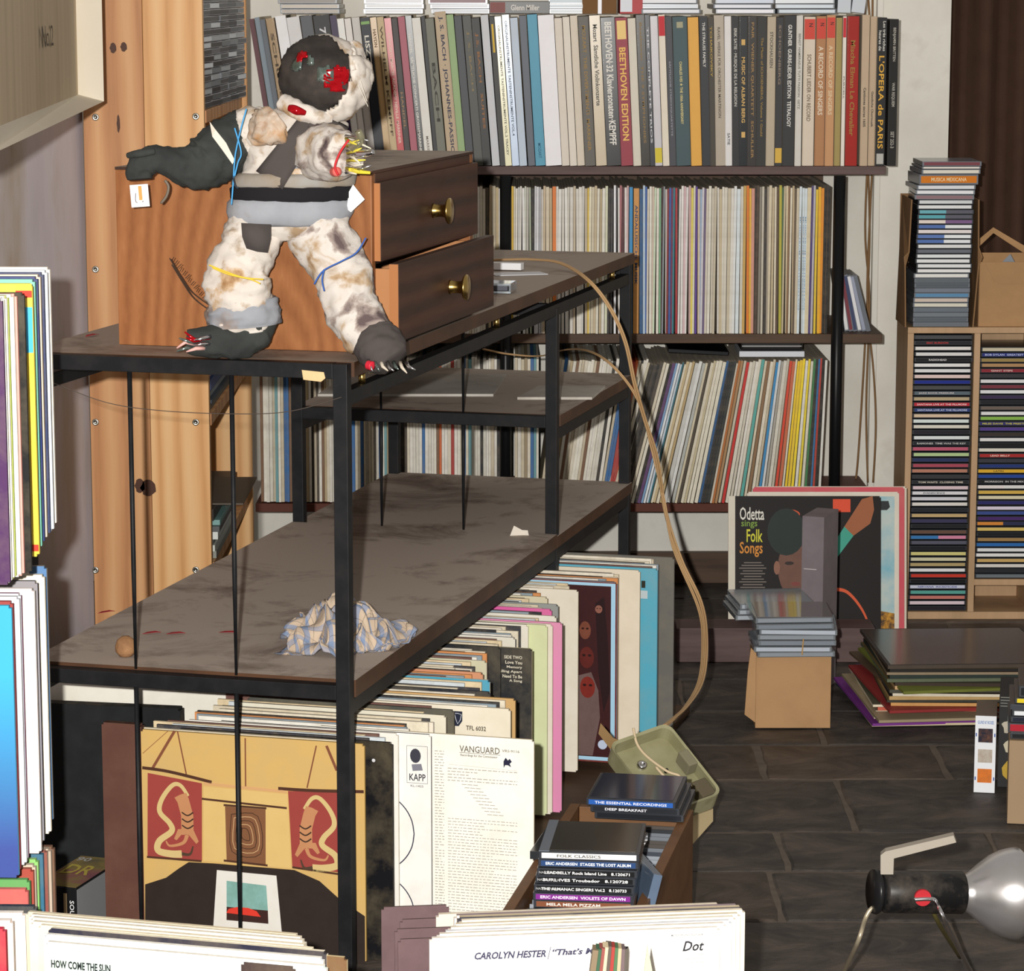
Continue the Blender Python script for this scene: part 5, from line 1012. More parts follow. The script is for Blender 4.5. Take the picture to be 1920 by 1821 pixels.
for k in range(12): f = k/12; MB().tube([at(322+f*62, 490+f*76, 4.0), at(326+f*62+(k % 3)*2, 482+f*78, 3.996)], .0006, 4).build('twig_thorn', mat('2e241e', .8, 0), doll)
MB().tube(catmull([at(x, y, 3.965) for x, y in ((309, 338), (316, 350), (312, 368), (301, 382))], 5), [.002]*15+[.0006], 7).build('claw', mat('6a6054', .4, .2), doll, True)
tg = at(262, 367, 3.972); b = MB().box(-.0122, .0122, -.0008, .0008, -.015, .015); o = b.build('hook_tag', mat('e8e8ea', .4, .05), doll, bevel=.0004, world=False)
o.parent = None; o.matrix_basis = Matrix.Translation(tg) @ Matrix.Rotation(math.radians(-4), 4, 'Y'); MI = o.matrix_basis.copy(); o.parent = doll; o.matrix_parent_inverse = wm(doll).inverted()
MB().box(-.001, .0035, -.0016, -.0008, -.006, .013).build('tag_strip', mat('c8924a', .5, .1), o, world=False)
MB().tube(catmull([(-.005, -.002, .004), (-.006, -.003, -.006), (-.003, -.0035, -.009), (.003, -.003, -.009), (.004, -.002, -.007)], 4), .0008, 6).build('wire_hook', M_CHROME, o, world=False)
b = MB(); b.add([at(x, y, 4.0) for x, y in ((662, 346), (684, 374), (658, 398), (650, 392), (654, 360))], [(0, 4, 3, 2, 1)]); o = b.build('paper_scrap', mat('e6e4e0', .7, .1), doll); o.modifiers.new('t', 'SOLIDIFY').thickness = .0006
# ---------------------------------------------------------------- wall frame on the grey wall
Yn, Yf = 3.47, 4.95
def wf(x, y, Y): return at(x, y, Y)
oc = at(195, 190, Yf); ic = at(147, 177, Yf+.03); on = at(0, 282, Yn); inn = at(0, 235, Yn*1.0)
inn = at(0, 236, Yn+.03); n0, n1 = on+(on-oc)*.15, inn+(inn-ic)*.15
up = Vector((0, 0, .55)); bk = Vector((-.06, .03, 0))
wfr = thing('framed_panel', tuple(oc), 'large beige panel in a thick splayed pale frame, fixed high on the grey wall', 'frame')
def slab(name, pts, m, d=bk, parent=None):
    b = MB(); n = len(pts); b.add(pts+[p+d for p in pts], [tuple(range(n)), tuple(reversed(range(n, 2*n)))]+[(k, n+k, n+(k+1) % n, (k+1) % n) for k in range(n)])
    return b.build(name, m, parent or wfr)
slab('panel', [ic, ic+up, n1+up, n1], noisy('beige_panel', [(.3, 'b09e84'), (.6, 'c4b296'), (.8, 'b8a27c')], scale=(1, 4, .3), nscale=5, rough=.7))
slab('end_moulding', [oc, oc+up, ic+up, ic], mat('e0d8c8', .6, .15))
slab('bottom_moulding', [n0, oc, ic, n1], mat('e0d8c8', .6, .15))
d = (ic-n1).normalized(); p = n1+(ic-n1)*.58+Vector((.003, -.0005, .1))
text('No 2', .24, .03, frame(p, d, (0, 0, 1)), mat('3a342e', .7, 0), wfr, bold=-.004).matrix_parent_inverse = wm(wfr).inverted()

# ---------------------------------------------------------------- things on the rack
# crumpled checked cloth
cl0 = onz(640, 1206, ZS+.004); b = MB(); n = 64; vs = []; uvs = []
for i in range(n+1):
    for j in range(n+1):
        s, t = i/n*2-1, j/n*2-1; r = math.hypot(s, t); a = math.atan2(t, s)
        rr = r*(.098+.016*math.sin(3*a+1)+.01*math.sin(7*a))/max(1, .2+r)**.55
        fold = .012*math.sin(9*a+6*r)+.010*math.sin(13*r+3*math.sin(2*a))+.012*noise.noise(Vector((s*3.1, t*3.1, 1)))+.012*noise.noise(Vector((s*6, t*6, 5)))
        base = .052*max(0, 1-(r/1.02)**1.6)
        z = max(.0012, base+fold*(1-.35*min(1, r))) if r > .0 else .06
        jx = .014*noise.noise(Vector((s*5, t*5, 9))); jy = .014*noise.noise(Vector((s*5, t*5, 14)))
        vs.append((cl0.x+(rr*math.cos(a))*.98+jx, cl0.y+(rr*math.sin(a))*.95+jy, ZS+.0045+z))
b.add(vs, [(i*(n+1)+j, (i+1)*(n+1)+j, (i+1)*(n+1)+j+1, i*(n+1)+j+1) for i in range(n) for j in range(n)])
m, nt, bs = nodes('checked_cloth'); L = nt.links.new
uvn = nt.nodes.new('ShaderNodeUVMap'); sep = nt.nodes.new('ShaderNodeSeparateXYZ'); L(uvn.outputs['UV'], sep.inputs[0])
def band(o, per, lo):
    a = nt.nodes.new('ShaderNodeMath'); a.operation = 'MULTIPLY'; a.inputs[1].default_value = per; L(o, a.inputs[0])
    f = nt.nodes.new('ShaderNodeMath'); f.operation = 'FRACT'; L(a.outputs[0], f.inputs[0])
    g = nt.nodes.new('ShaderNodeMath'); g.operation = 'LESS_THAN'; g.inputs[1].default_value = lo; L(f.outputs[0], g.inputs[0]); return g.outputs[0]
mx = None; prev = None
for o_, per, lo, col, fac in ((sep.outputs[0], 7, .3, '5f7ea6', .65), (sep.outputs[1], 7, .3, '5f7ea6', .5), (sep.outputs[0], 14, .06, '4a4240', .5), (sep.outputs[1], 14, .06, '4a4240', .5)):
    mm = nt.nodes.new('ShaderNodeMath'); mm.operation = 'MULTIPLY'; mm.inputs[1].default_value = fac; L(band(o_, per, lo), mm.inputs[0])
    mx = nt.nodes.new('ShaderNodeMixRGB'); L(mm.outputs[0], mx.inputs[0]); mx.inputs[2].default_value = (*hx(col), 1)
    if prev: L(prev.outputs[0], mx.inputs[1])
    else: mx.inputs[1].default_value = (*hx('bca892'), 1)
    prev = mx
L(mx.outputs[0], bs.inputs['Base Color']); bs.inputs['Roughness'].default_value = .95
o = b.build('crumpled_cloth', m, smooth=True); uvl = o.data.uv_layers.new(name='UVMap')
for lp in o.data.loops: i, j = divmod(lp.vertex_index, n+1); uvl.data[lp.index].uv = (i/n*1.6, j/n*1.6)
md = o.modifiers.new('thickness', 'SOLIDIFY'); md.thickness = .0012
tag(o, 'crumpled blue checked cloth lying on the lower rack shelf', 'cloth')
# wooden ball, petals, papers
p = onz(236, 1232, ZS+.004); b = MB().lathe([(0, 0), (.009, .001), (.0145, .008), (.015, .015), (.012, .024), (.006, .029), (0, .03)], 18)
o = b.build('walnut_shell', noisy('nut_shell', [(.3, '7a5638'), (.6, '9c7450'), (.8, '6a4a30')], nscale=40, rough=.8, bump=.6), smooth=True); o.location = (p.x, p.y, ZS+.0045); tag(o, 'round brown nut on the dusty lower rack shelf', 'nut')
for k, (x, y, a_) in enumerate(((285, 1188, .3), (330, 1189, .1), (428, 1187, -.2), (200, 1149, .5), (173, 630, .9))):
    zz = ZS+.0048 if k < 4 else ZT+.0006; p = onz(x, y, zz)
    b = MB(); q = [(-.014, 0, 0), (-.006, .004, .0015), (.006, .005, .002), (.014, .001, .0005), (.006, -.003, .002), (-.006, -.004, .0015)]
    b.add(q+[(x_, y_, z_+.0006) for x_, y_, z_ in q], [(5, 4, 3, 2, 1, 0), (6, 7, 8, 9, 10, 11)]+[(i, (i+1) % 6, 6+(i+1) % 6, 6+i) for i in range(6)])
    o = b.build('red_petal', mat('8a2028', .6, .3)); o.location = p; o.rotation_euler = (0, 0, a_); tag(o, 'dry curled red petal on the dusty lower rack shelf' if k < 4 else 'dry curled red petal on the top rack board beside the chest', 'petal', 'red petals')
p = onz(968, 1008, ZS+.001); b = MB(); b.add([(-.012, 0, 0), (.008, .004, 0), (.01, .006, .012), (-.004, .004, .02), (.022, .002, .001), (.02, .008, .011)], [(0, 1, 2, 3), (1, 4, 5, 2)])
o = b.build('paper_scrap', mat('d8cfc2', .8, .15)); o.location = (p.x, p.y, ZS+.001); o.modifiers.new('t', 'SOLIDIFY').thickness = .0005; tag(o, 'folded white paper scrap standing on the lower rack shelf by the middle post', 'paper')
for k, (x0, x1, ya, yb, c, lab) in enumerate(((596, 925, 706, 744, 'b8b4ac', 'dusty grey record sleeve lying on the rack middle shelf'), (970, 1110, 728, 750, 'c8c2b8', 'dusty pale card lying on the rack middle shelf'))):
    a_, b_, c_, d_ = onz(x0+(40 if k else 60), ya, ZM), onz(x1+25, ya, ZM), onz(x1, yb, ZM), onz(x0, yb, ZM)
    b = MB(); vs = [d_, c_, b_, a_]; b.add([(v.x, v.y, ZM+.0005) for v in vs]+[(v.x, v.y, ZM+.005) for v in vs], [(3, 2, 1, 0), (4, 5, 6, 7)]+[(i, (i+1) % 4, 4+(i+1) % 4, 4+i) for i in range(4)])
    tag(b.build('dusty_sleeve' if not k else 'dusty_card', mat(c, .6, .5, 0, 10, '7a6c60')), lab, 'record' if not k else 'card')
# cassette case, note cards beside the drawers
p = onz(938, 548, ZT); cc = thing('cassette_case', (p.x, p.y, ZT+.0005), 'clear plastic cassette case on the top rack board beside the lower drawer', 'cassette case', rz=-YAW+.1)
MB().box(-.028, .022, -.028, .028, .0002, .004).box(-.028, .022, -.028, .028, .013, .0165).box(.019, .022, -.028, .028, .004, .013).build('shell', M_CLEAR, cc, bevel=.0006, world=False)
MB().box(-.024, .016, -.024, .024, .0042, .0125).build('cassette', mat('54565e', .3, .2), cc, bevel=.001, world=False)
p = onz(955, 508, ZT); o = MB().box(-.03, .026, -.003, .018, .0, .012).build('white_box', mat('e4e4e6', .6, .05), bevel=.0005); o.matrix_basis = Matrix.Translation((p.x-.004, p.y, ZT+.002)) @ Matrix.Rotation(-YAW, 4, 'Z'); tag(o, 'small white cardboard box on the top rack board behind the cassette case', 'box')
p = onz(970, 515, ZT); o = MB().box(-.045, .05, -.02, .03, 0, .0012).build('note_card', mat('cfd0d4', .6, .1)); o.matrix_basis = Matrix.Translation((p.x, p.y, ZT+.0005)) @ Matrix.Rotation(.3, 4, 'Z'); tag(o, 'pale note card lying under the small white box', 'card')
# twin cable from the rack top down to the floor
def depthpath(tab, n=8): return catmull([at(x, y, Y) for x, y, Y in tab], n)
CAB = mat('b8966c', .5, .25); 
c1 = [(905, 489, 5.40), (950, 487, 5.37), (1000, 487, 5.33), (1050, 494, 5.26), (1100, 525, 5.14), (1140, 575, 5.12), (1170, 640, 5.12), (1188, 720, 5.14), (1208, 790, 5.17), (1230, 860, 5.2), (1246, 960, 5.24), (1275, 1050, 5.2), (1312, 1130, 5.15), (1322, 1200, 5.05), (1315, 1275, 4.92), (1285, 1325, 4.75), (1242, 1362, 4.58)]
c2 = [(905, 655, 5.9), (950, 664, 5.85), (1010, 668, 5.8), (1060, 656, 5.6), (1100, 658, 5.4), (1140, 680, 5.3), (1180, 725, 5.28), (1205, 775, 5.26), (1218, 830, 5.25), (1242, 930, 5.23), (1262, 1030, 5.19), (1308, 1140, 5.13), (1316, 1210, 5.03), (1308, 1280, 4.9), (1278, 1332, 4.73), (1246, 1364, 4.57)]
for tab, lab in ((c1, 'pale twin cable arching from the top rack board down to the beige cover'), (c2, 'pale twin cable looping from the rack middle shelf down to the beige cover')):
    for off in (0, .0042):
        pass
    P_ = depthpath(tab); rr = .0019 if tab is c1 else .0014; b = MB().tube(P_, rr, 7); b.tube([q+Vector((rr*1.9, 0, .0006)) for q in P_], rr, 7); tag(b.build('twin_cable', CAB, smooth=True), lab, 'cable')
# ---------------------------------------------------------------- beige cover with cord, on the floor beside the crate
fc = [onz(1335, 1580, .004)]
tl, tr, br, bl = at(1178, 1404, 4.50), at(1290, 1364, 4.56), at(1348, 1504, 4.44), at(1236, 1548, 4.38)
ex = (tr-tl).normalized(); ey = ((tl-bl)-(tl-bl).dot(ex)*ex).normalized(); w_, h_ = (tr-tl).length, (tl-bl).length
CM = frame(bl+(tr-tl)*0, ex, ey)
cov = thing('plastic_cover', (0, 0, 0), 'upturned beige plastic cover trailing a cord, leaning between crate and slate floor', 'cover', M=CM)
M_COV = noisy('yellowed_plastic', [(.3, '84805e'), (.6, '969272'), (.8, '7a7458')], nscale=18, rough=.35)
def rrect(w, h, r, n=5): 
    out = []
    for cx, cy, a0 in ((w-r, r, -90), (w-r, h-r, 0), (r, h-r, 90), (r, r, 180)):
        for k in range(n+1): a_ = math.radians(a0+90*k/n); out.append((cx+r*math.cos(a_), cy+r*math.sin(a_)))
    return out
ro = rrect(w_, h_, .016); ri = [(x*.94+w_*.03, y*.94+h_*.03) for x, y in ro]; N = len(ro); b = MB()
b.add([(x, y, -.002) for x, y in ri]+[(x, y, .022) for x, y in ri]+[(x, y, .024) for x, y in ro]+[(x, y, -.008) for x, y in ro], [tuple(range(N))]+[(N+k, k, (k+1) % N, N+(k+1) % N) for k in range(N)]+[(2*N+k, N+k, N+(k+1) % N, 2*N+(k+1) % N) for k in range(N)]+[(3*N+k, 2*N+k, 2*N+(k+1) % N, 3*N+(k+1) % N) for k in range(N)]+[tuple(reversed(range(3*N, 4*N)))])
b.build('shell', M_COV, cov, world=False)
for x, y, r, m in ((.36, .72, .008, M_CHROME), (.5, .35, .006, M_CHROME), (.62, .56, .003, M_BLACK), (.3, .47, .003, M_BLACK)):
    MB().lathe([(r, -.0018), (r, .004), (r*.55, .006), (r*.5, .003), (0, .003)], 16, 0, Matrix.Translation((w_*x, h_*y, 0))).build('screw_post', m, cov, True, world=False)
MB().box(w_*.82, w_*.97, h_*.42, h_*.62, .002, .026).build('clip', mat('7c7660', .4, .2), cov, bevel=.002, world=False); MB().box(w_*.72, w_*.95, h_*.05, h_*.26, .0, .02).build('clip', mat('5c5442', .5, .3), cov, bevel=.002, world=False)
MB().tube(catmull([(w_*.45, h_*1.05, .03), (w_*.43, h_*.92, .015), (w_*.45, h_*.75, .012), (w_*.55, h_*.5, .014), (w_*.66, h_*.4, .014), (w_*.6, h_*.32, .012), (w_*.5, h_*.42, .01), (w_*.46, h_*.6, .012)], 6), .0022, 7).build('cord', mat('c8b494', .6, .2), cov, True, world=False)
MB().tube(catmull([(w_*.62, h_*.4, .014), (w_*.75, h_*.2, .014), (w_*.8, h_*.08, .012)], 6), .0016, 7).build('cord', mat('c8b494', .6, .2), cov, True, world=False)
b = MB(); pts = [at(x, y, 4.53) for x, y in ((1126, 1356), (1150, 1384), (1185, 1398), (1230, 1394))]; pts2 = [at(x, y, 4.53) for x, y in ((1122, 1376), (1148, 1410), (1180, 1420), (1226, 1410))]
b.add(pts+pts2, [(i, 4+i, 5+i, i+1) for i in range(3)]); o = b.build('strap', mat('8a6e48', .7, .3), cov); o.modifiers.new('t', 'SOLIDIFY').thickness = .002
a_, b__, c_, d_ = at(1292, 1533, 4.43), at(1337, 1516, 4.5), onz(1335, 1545, .01), onz(1292, 1592, .002)
b = MB(); b.add([a_, b__, at(1337, 1540, 4.5), at(1293, 1590, 4.42)], [(0, 3, 2, 1)]); o = b.build('base_flap', mat('c8b48c', .7, .2), cov); o.modifiers.new('t', 'SOLIDIFY').thickness = .003

# ---------------------------------------------------------------- wooden crate of cases
rn, rf = onz(1207, 1692, .2), onz(1291, 1520, .2); dirv = (rf-rn).normalized(); nrm = Vector((dirv.y, -dirv.x, 0)); LEN = .62
cr = thing('wooden_crate', tuple(rn), 'narrow brown wooden crate filled with CD cases on the slate floor', 'crate')
M_CR = noisy('crate_wood', [(.3, '5a3c24'), (.6, '714e30'), (.8, '634428')], scale=(2, 2, 6), nscale=5, rough=.5)
CMx = Matrix.Translation((rn.x, rn.y, 0)) @ Matrix.Rotation(math.atan2(dirv.y, dirv.x)-math.pi/2, 4, 'Z')   # local +y runs back along the rim
def crp(name, *x): o = MB().box(*x, M=CMx).build(name, M_CR, cr, bevel=.0008); return o
crp('side_board', -.008, .006, -.18, LEN-.18, .0005, .2); crp('side_board', -.17, -.156, -.18, LEN-.18, .0005, .2); crp('end_board', -.155, -.009, LEN-.195, LEN-.181, .0005, .2); crp('bottom_board', -.155, -.009, -.17, LEN-.2, .001, .012)
b = MB()
G3 = 'CD cases standing in the wooden crate'
for k in range(30):
    y = -.155+k*.0185; c = random.choice(['3a3f48', '2a2c30', '6a7078', '4a4440', '8a9098'])
    o = MB().box(-.151, -.011, 0, .0102, .0, .124).build('cd_case', [mat(c, .15, .2, spec=.7)], bevel=.0005); o.matrix_basis = CMx @ Matrix.Translation((0, y, .0135+.048)) @ Matrix.Rotation(math.radians(-12), 4, 'X')
    tag(o, f'{cname(c)} CD case standing in the wooden crate under the lying cases', 'cd case', f'{cname(c)} CD cases standing in the crate')
GS = 'CDs piled on the wooden crate'
fr = at(1003+92, 1612, 3.6)
yw = math.radians(-6); z = .2015
stk = [('3a3434', 'MIXED', 'none'), ('7a4a34', 'MELA MELA PIZZAM', 'e0d8d0'), ('7a2c84', 'ERIC ANDERSEN  VIOLETS OF DAWN', 'f0e0f0'), ('17181a', 'THE ALMANAC SINGERS Vol.2   8.120733', 'e4e4e4'), ('17181a', 'BURL IVES Troubador   8.120728', 'e4e4e4'), ('17181a', 'LEADBELLY Rock Island Line   8.120671', 'e4e4e4'), ('2a4470', 'ERIC ANDERSEN  STAGES THE LOST ALBUM', 'e8ecf0'), ('e4e2de', 'FOLK CLASSICS', '3a3a3a')]
names = ['dark', 'brown Mela Mela', 'purple Eric Andersen', 'black Almanac Singers', 'black Burl Ives', 'black Leadbelly', 'blue Eric Andersen', 'white Folk']
for k, (c, s_, tc) in enumerate(stk):
    o = cd((fr.x+random.uniform(-.004, .004)+.0008*(k-4), 3.56+random.uniform(-.003, .003), z), yw, c, f'{names[k]} CD case in the pile at the near end of the wooden crate', GS, 'dark', s_ if tc != 'none' else None, tc if tc != 'none' else None)
    if k in (3, 4, 5): text('NAXOS FOLK', .028, .003, frame((-.046, -.0007, .0052), (1, 0, 0), (0, 0, 1)), mat('a8a8a8', .5, 0), o)
    z += .0106
top = MB().box(-.056, .058, .006, .136, .0002, .0009).build('booklet', mat('3a3732', .12, 0, spec=.6), None, world=False); top.parent = o; top.location = (0, 0, .0102)
MB().box(-.0625, -.05, 0, .14, .0, .0008).build('hinge_strip', M_CASEL, o, world=False).location = (0, 0, .0104)
z = .2015
for k, (c, s_, dx) in enumerate((('1c1e24', None, .012), ('24262c', 'DEEP BREAKFAST', .006), ('2a5aa8', 'THE ESSENTIAL RECORDINGS', 0))):
    q = at(1182, 1526, 4.0)
    o = cd((q.x+dx, 4.0-.004*k, z), math.radians(-10), c, ['dark grey', 'black', 'blue'][k]+' CD case in the pile at the far end of the wooden crate', 'CDs piled at the far crate end', 'dark', s_, 'e0e0e8'); z += .0106
MB().box(-.058, .058, .006, .136, .0103, .0108).build('booklet', mat('343844', .08, 0, spec=.8), o, world=False)
q = at(1120, 1545, 3.78); o = MB().box(-.07, .07, 0, .12, 0, .011).build('cd_case', mat('2c2e32', .15, .3, 0, 20, spec=.7), bevel=.0006); o.matrix_basis = Matrix.Translation((q.x-.02, 3.8, .2015)) @ Matrix.Rotation(-.2, 4, 'Z'); tag(o, 'flat dark CD case between the two piles on the crate', 'cd case')
o = MB().box(-.06, .06, 0, .012, 0, .11).build('cd_case', mat('5a6a80', .15, .4, 0, 20, spec=.7), bevel=.0006); q = at(1215, 1560, 3.74); o.matrix_basis = Matrix.Translation((q.x-.035, 3.70, .125)) @ Matrix.Rotation(math.radians(-78), 4, 'Z') @ Matrix.Rotation(math.radians(-14), 4, 'X'); tag(o, 'blue grey CD case standing beside the near pile in the crate', 'cd case')

# ---------------------------------------------------------------- records and boxes by the far wall
o = MB().box(at(1268, 1240, 5.86).x, at(1640, 1240, 5.86).x, 5.86, 6.0-.05, .0005, .071).build('low_plinth', M_SHELFW, bevel=.002); tag(o, 'low grey brown wooden plinth on the slate floor below the wall shelf', 'plinth')
GO = 'records leaning behind the plinth'
LT = math.radians(-9)
def lean(label, xr, Y, ztop, face, edge, **k): return sleeve(label, GO, at(xr, 1000, Y).x, Y, ztop, face, edge, 'room', tilt=LT, **k)
lean('pink edged record at the back of the group behind the Odetta sleeve', 1700, 6.03, .327, 'c84a5a', 'c86a6a', t=.006)
lean('plastic wrapped cream record behind the Odetta sleeve', 1704, 6.045, .326, 'd8d0c0', 'b8b8b8', t=.005, rough=.15)
o = lean('record sleeve with blue sky and golden field behind the Odetta sleeve', 1690, 6.012, .32, 'd8d0c2', 'd4c8b4', t=.005)
art(o, 'printed_sky', [(.5, .03), (.97, .03), (.97, .8), (.5, .72)], '8ab4c0', m=noisy('sky_print', [(.35, '7ab0c0'), (.55, 'b8c4c0'), (.8, 'a8b0b4')], nscale=9)); art(o, 'printed_field', [(.5, .72), (.97, .8), (.97, .99), (.5, .99)], 'b8842c', lift=.0006, m=noisy('field_print', [(.4, '3a2a1c'), (.55, 'a8741f'), (.7, 'd8a030')], nscale=70))
art(o, 'printed_mark', [(.86, .06), (.93, .06), (.94, .1), (.92, .12), (.86, .12)], '23262a', lift=.0008)
od = lean('record sleeve titled Odetta sings Folk Songs leaning behind the plinth', 1656, 5.985, .312, mat('150f0e', .5, .3, 0, 10, '1e1512', .15), 'd8d0c0', t=.006)
art(od, 'white_edge', [(.0, .0), (.045, .0), (.045, 1), (.0, 1)], 'd4ccbc', lift=.0006)
txt(od, 'Odetta', .075, .235, .115, .085, 'e0dcd2'); txt(od, 'sings', .085, .19, .185, .055, '7a9a3a'); txt(od, 'Folk', .12, .225, .26, .085, 'd4d034'); txt(od, 'Songs', .075, .225, .35, .1, 'd88a2c')
b = MB()
for i in range(14):
    hw = .018+.01*((i*7) % 5)/4; b.box(-.315+.315*.16-hw, -.315+.315*.16+hw, -.0007, -.0002, .315-.315*(.44+i*.018), .315-.315*(.44+i*.018)+.0022)
b.build('small_print', mat('7a706a', .6, 0), od, world=False)
def ell(cx, cy, rx, ry, n=20, a0=0, a1=360): return [(cx+rx*math.cos(math.radians(a0+(a1-a0)*k/n)), cy+ry*math.sin(math.radians(a0+(a1-a0)*k/n))) for k in range(n)]
art(od, 'printed_band', ell(.39, .12, .08, .035), 'c8502a', lift=.0006); art(od, 'printed_dress', [(.24, .72), (.34, .64), (.48, .68), (.52, .9), (.22, .9)], '8a4a38', lift=.0007, dirt=.5)
art(od, 'printed_face', ell(.425, .47, .1, .19), '6e4a3c', lift=.0009, dirt=.45); art(od, 'printed_hair', ell(.38, .235, .125, .155), '16241f', lift=.0011, dirt=.3)
art(od, 'printed_feature', ell(.4, .44, .03, .012), '2a1814', lift=.0013); art(od, 'printed_feature', ell(.44, .575, .03, .013), '7a3a34', lift=.0013)
art(od, 'printed_ear', ell(.318, .47, .02, .045), '8a5e4c', lift=.0013)
art(od, 'printed_label', [(.685, .02), (.8, .02), (.8, .105), (.685, .105)], 'd84a28', lift=.0006)
art(od, 'printed_guitar_neck', [(.685, .44), (.685, .32), (.76, .2), (.82, .26)], '3a9a86', lift=.0007); art(od, 'printed_headstock', [(.76, .2), (.875, .02), (.945, .0), (.955, .09), (.93, .18), (.82, .26)], '9a5a36', lift=.0008)
stroke(od, 'printed_scarf', [(.68, .61), (.78, .63), (.88, .75), (.95, .92)], (.008, .003), 'd0542c', lift=.0008); stroke(od, 'printed_scarf', [(.69, .8), (.72, .92), (.78, 1.0)], .002, 'a8482c', lift=.0008)
# grey slab standing before it
q = onz(1522, 1240, .0); o = MB().box(-.028, .028, 0, .085, 0, .0).build('x', M_GREYD); bpy.data.objects.remove(o)
tp = at(1523, 966, 5.62); b = MB().box(-.0215, .0215, 0, .1, 0, tp.z)
o = b.build('grey_box', [noisy('dusty_grey_face', [(.3, '6c6266'), (.6, '7a7074'), (.8, '6a6062')], nscale=12, rough=.7)]); o.matrix_basis = Matrix.Translation((tp.x, 5.6, .0005)) @ Matrix.Rotation(math.radians(-22), 4, 'Z'); tag(o, 'tall grey fronted box standing before the Odetta sleeve', 'box')
MB().box(-.017, .008, -.0006, .001, tp.z*.70, tp.z*.705).build('scuff', mat('b8b0b0', .6, 0), o, world=False)
# small carton with cases on it
q0 = onz(1486, 1365, 0); w5 = mpp(5.32, .1)
ca = thing('small_carton', (q0.x, 5.32, 0), 'small open brown carton on the slate floor with clear cases on top', 'carton')
hw = .069; X = q0.x
MB().box(X-hw, X+hw, 5.32, 5.323, .0005, .137).build('front_panel', M_CARD, ca); MB().box(X-hw, X-hw+.003, 5.3235, 5.46, .0005, .137).build('side_panel', M_CARD, ca); MB().box(X+hw-.003, X+hw, 5.3235, 5.46, .0005, .137).build('side_panel', M_CARD, ca); MB().box(X-hw, X+hw, 5.4605, 5.4635, .0005, .137).build('back_panel', M_CARD, ca)
b = MB(); b.add([(X-hw+.002, 5.3192, .136), (X+hw-.003, 5.3192, .136), (X+hw-.02, 5.3192, .082), (X-hw+.002, 5.3192, .078)], [(3, 2, 1, 0)]); o = b.build('inner_flap', M_CARD, ca); o.modifiers.new('t', 'SOLIDIFY').thickness = .002
b = MB(); b.add([at(x, y, 5.3) for x, y in ((1408, 1215), (1418, 1225), (1416, 1355), (1396, 1340), (1402, 1260))], [(0, 4, 3, 2, 1)]); o = b.build('outer_flap', M_CARD, ca); o.modifiers.new('t', 'SOLIDIFY').thickness = .003
z = .138
for k in range(7):
    cd((X+random.uniform(-.005, .006), 5.30+random.uniform(-.004, .004), z), math.radians(random.uniform(-4, 4)), ['8a9098', 'b0b8c4', '7a828c'][k % 3], f'clear CD case on the small carton, {ordinal(k+1)} from the bottom', 'clear cases on the small carton', 'clear', l=.142); z += .0106
o = MB().box(-.069, .069, .002, .138, 0, .0012).build('rainbow_disc_sleeve', mat('6a6668', .08, 0, spec=.9)); o.location = (X, 5.30, z+.0002); tag(o, 'shiny disc cover on the topmost clear case of the small carton', 'cover')
for k in range(3): 
    o = cd((X-.028+.004*k, 5.445, z-.035+k*.0106), .1, 'aab0b8', f'clear CD case behind the shiny disc cover, {ordinal(k+1)} from the bottom', 'clear cases behind the disc cover', 'clear', l=.142); 
MB().tube([(X+.012, 5.2895, .145), (X+.014, 5.2895, .175)], .0012, 6).build('straw', mat('b8905a', .6, 0), ca)
# pile of records lying on the floor
GP = 'records lying in the floor pile'
cols = ['d8c8a4', '2c3a40', 'b86a5c', 'd0c4a8', '7a4a40', 'd8cdb4', 'c4604c', 'e0d4bc', '6a5a44', 'c8975c', '3a3a34', 'b89a68', 'd8d0bc', '4a4a40', 'c8a478', '3a2e26', '5c6450', '2a3430', '8a7a64', '23201e', '4a4038']
z = .0006
words = ['cream', 'slate', 'salmon']
for k, c in enumerate(cols):
    t = random.uniform(.0045, .0075); bot = k < 9; xr = (1640 if bot else 1667)
    p = onz(xr, (1360-k*5 if bot else 1322-(k-9)*7), z); rot = math.radians(random.uniform(-3, 3)+(0 if bot else -2)); Yb = 5.33 if bot else 5.3
    Xl = (xr-960)*mpp(Yb, z)+random.uniform(-.006, .012)
    rot = math.radians({0: 4, 1: 9, 2: 6, 3: 3}.get(k, random.uniform(-2.5, 3)))
    b = MB().box(0, .315, 0, .315, 0, t-.0004, 0); b.m[1] = 1
    o = b.build('record_sleeve', [mat(c, .6, .35, 0, 40), mat(['5a3a5a', '8a8270', '7a3a34', '5a5a4a'][k % 4] if bot else ['3a3028', '6a5a3a', '2e2a28'][k % 3], .4, .4, 0, 14)]); o.matrix_basis = Matrix.Translation((Xl, Yb, z)) @ Matrix.Rotation(rot, 4, 'Z'); z += t
    tag(o, f'{cname(c)} edged record lying flat in the floor pile, {ordinal(k+1)} from the bottom', 'record', GP)
MB().box(.006, .309, .006, .309, t-.0004, t-.0001).build('cover_print', mat('443a34', .18, 0, spec=.6), o, world=False)
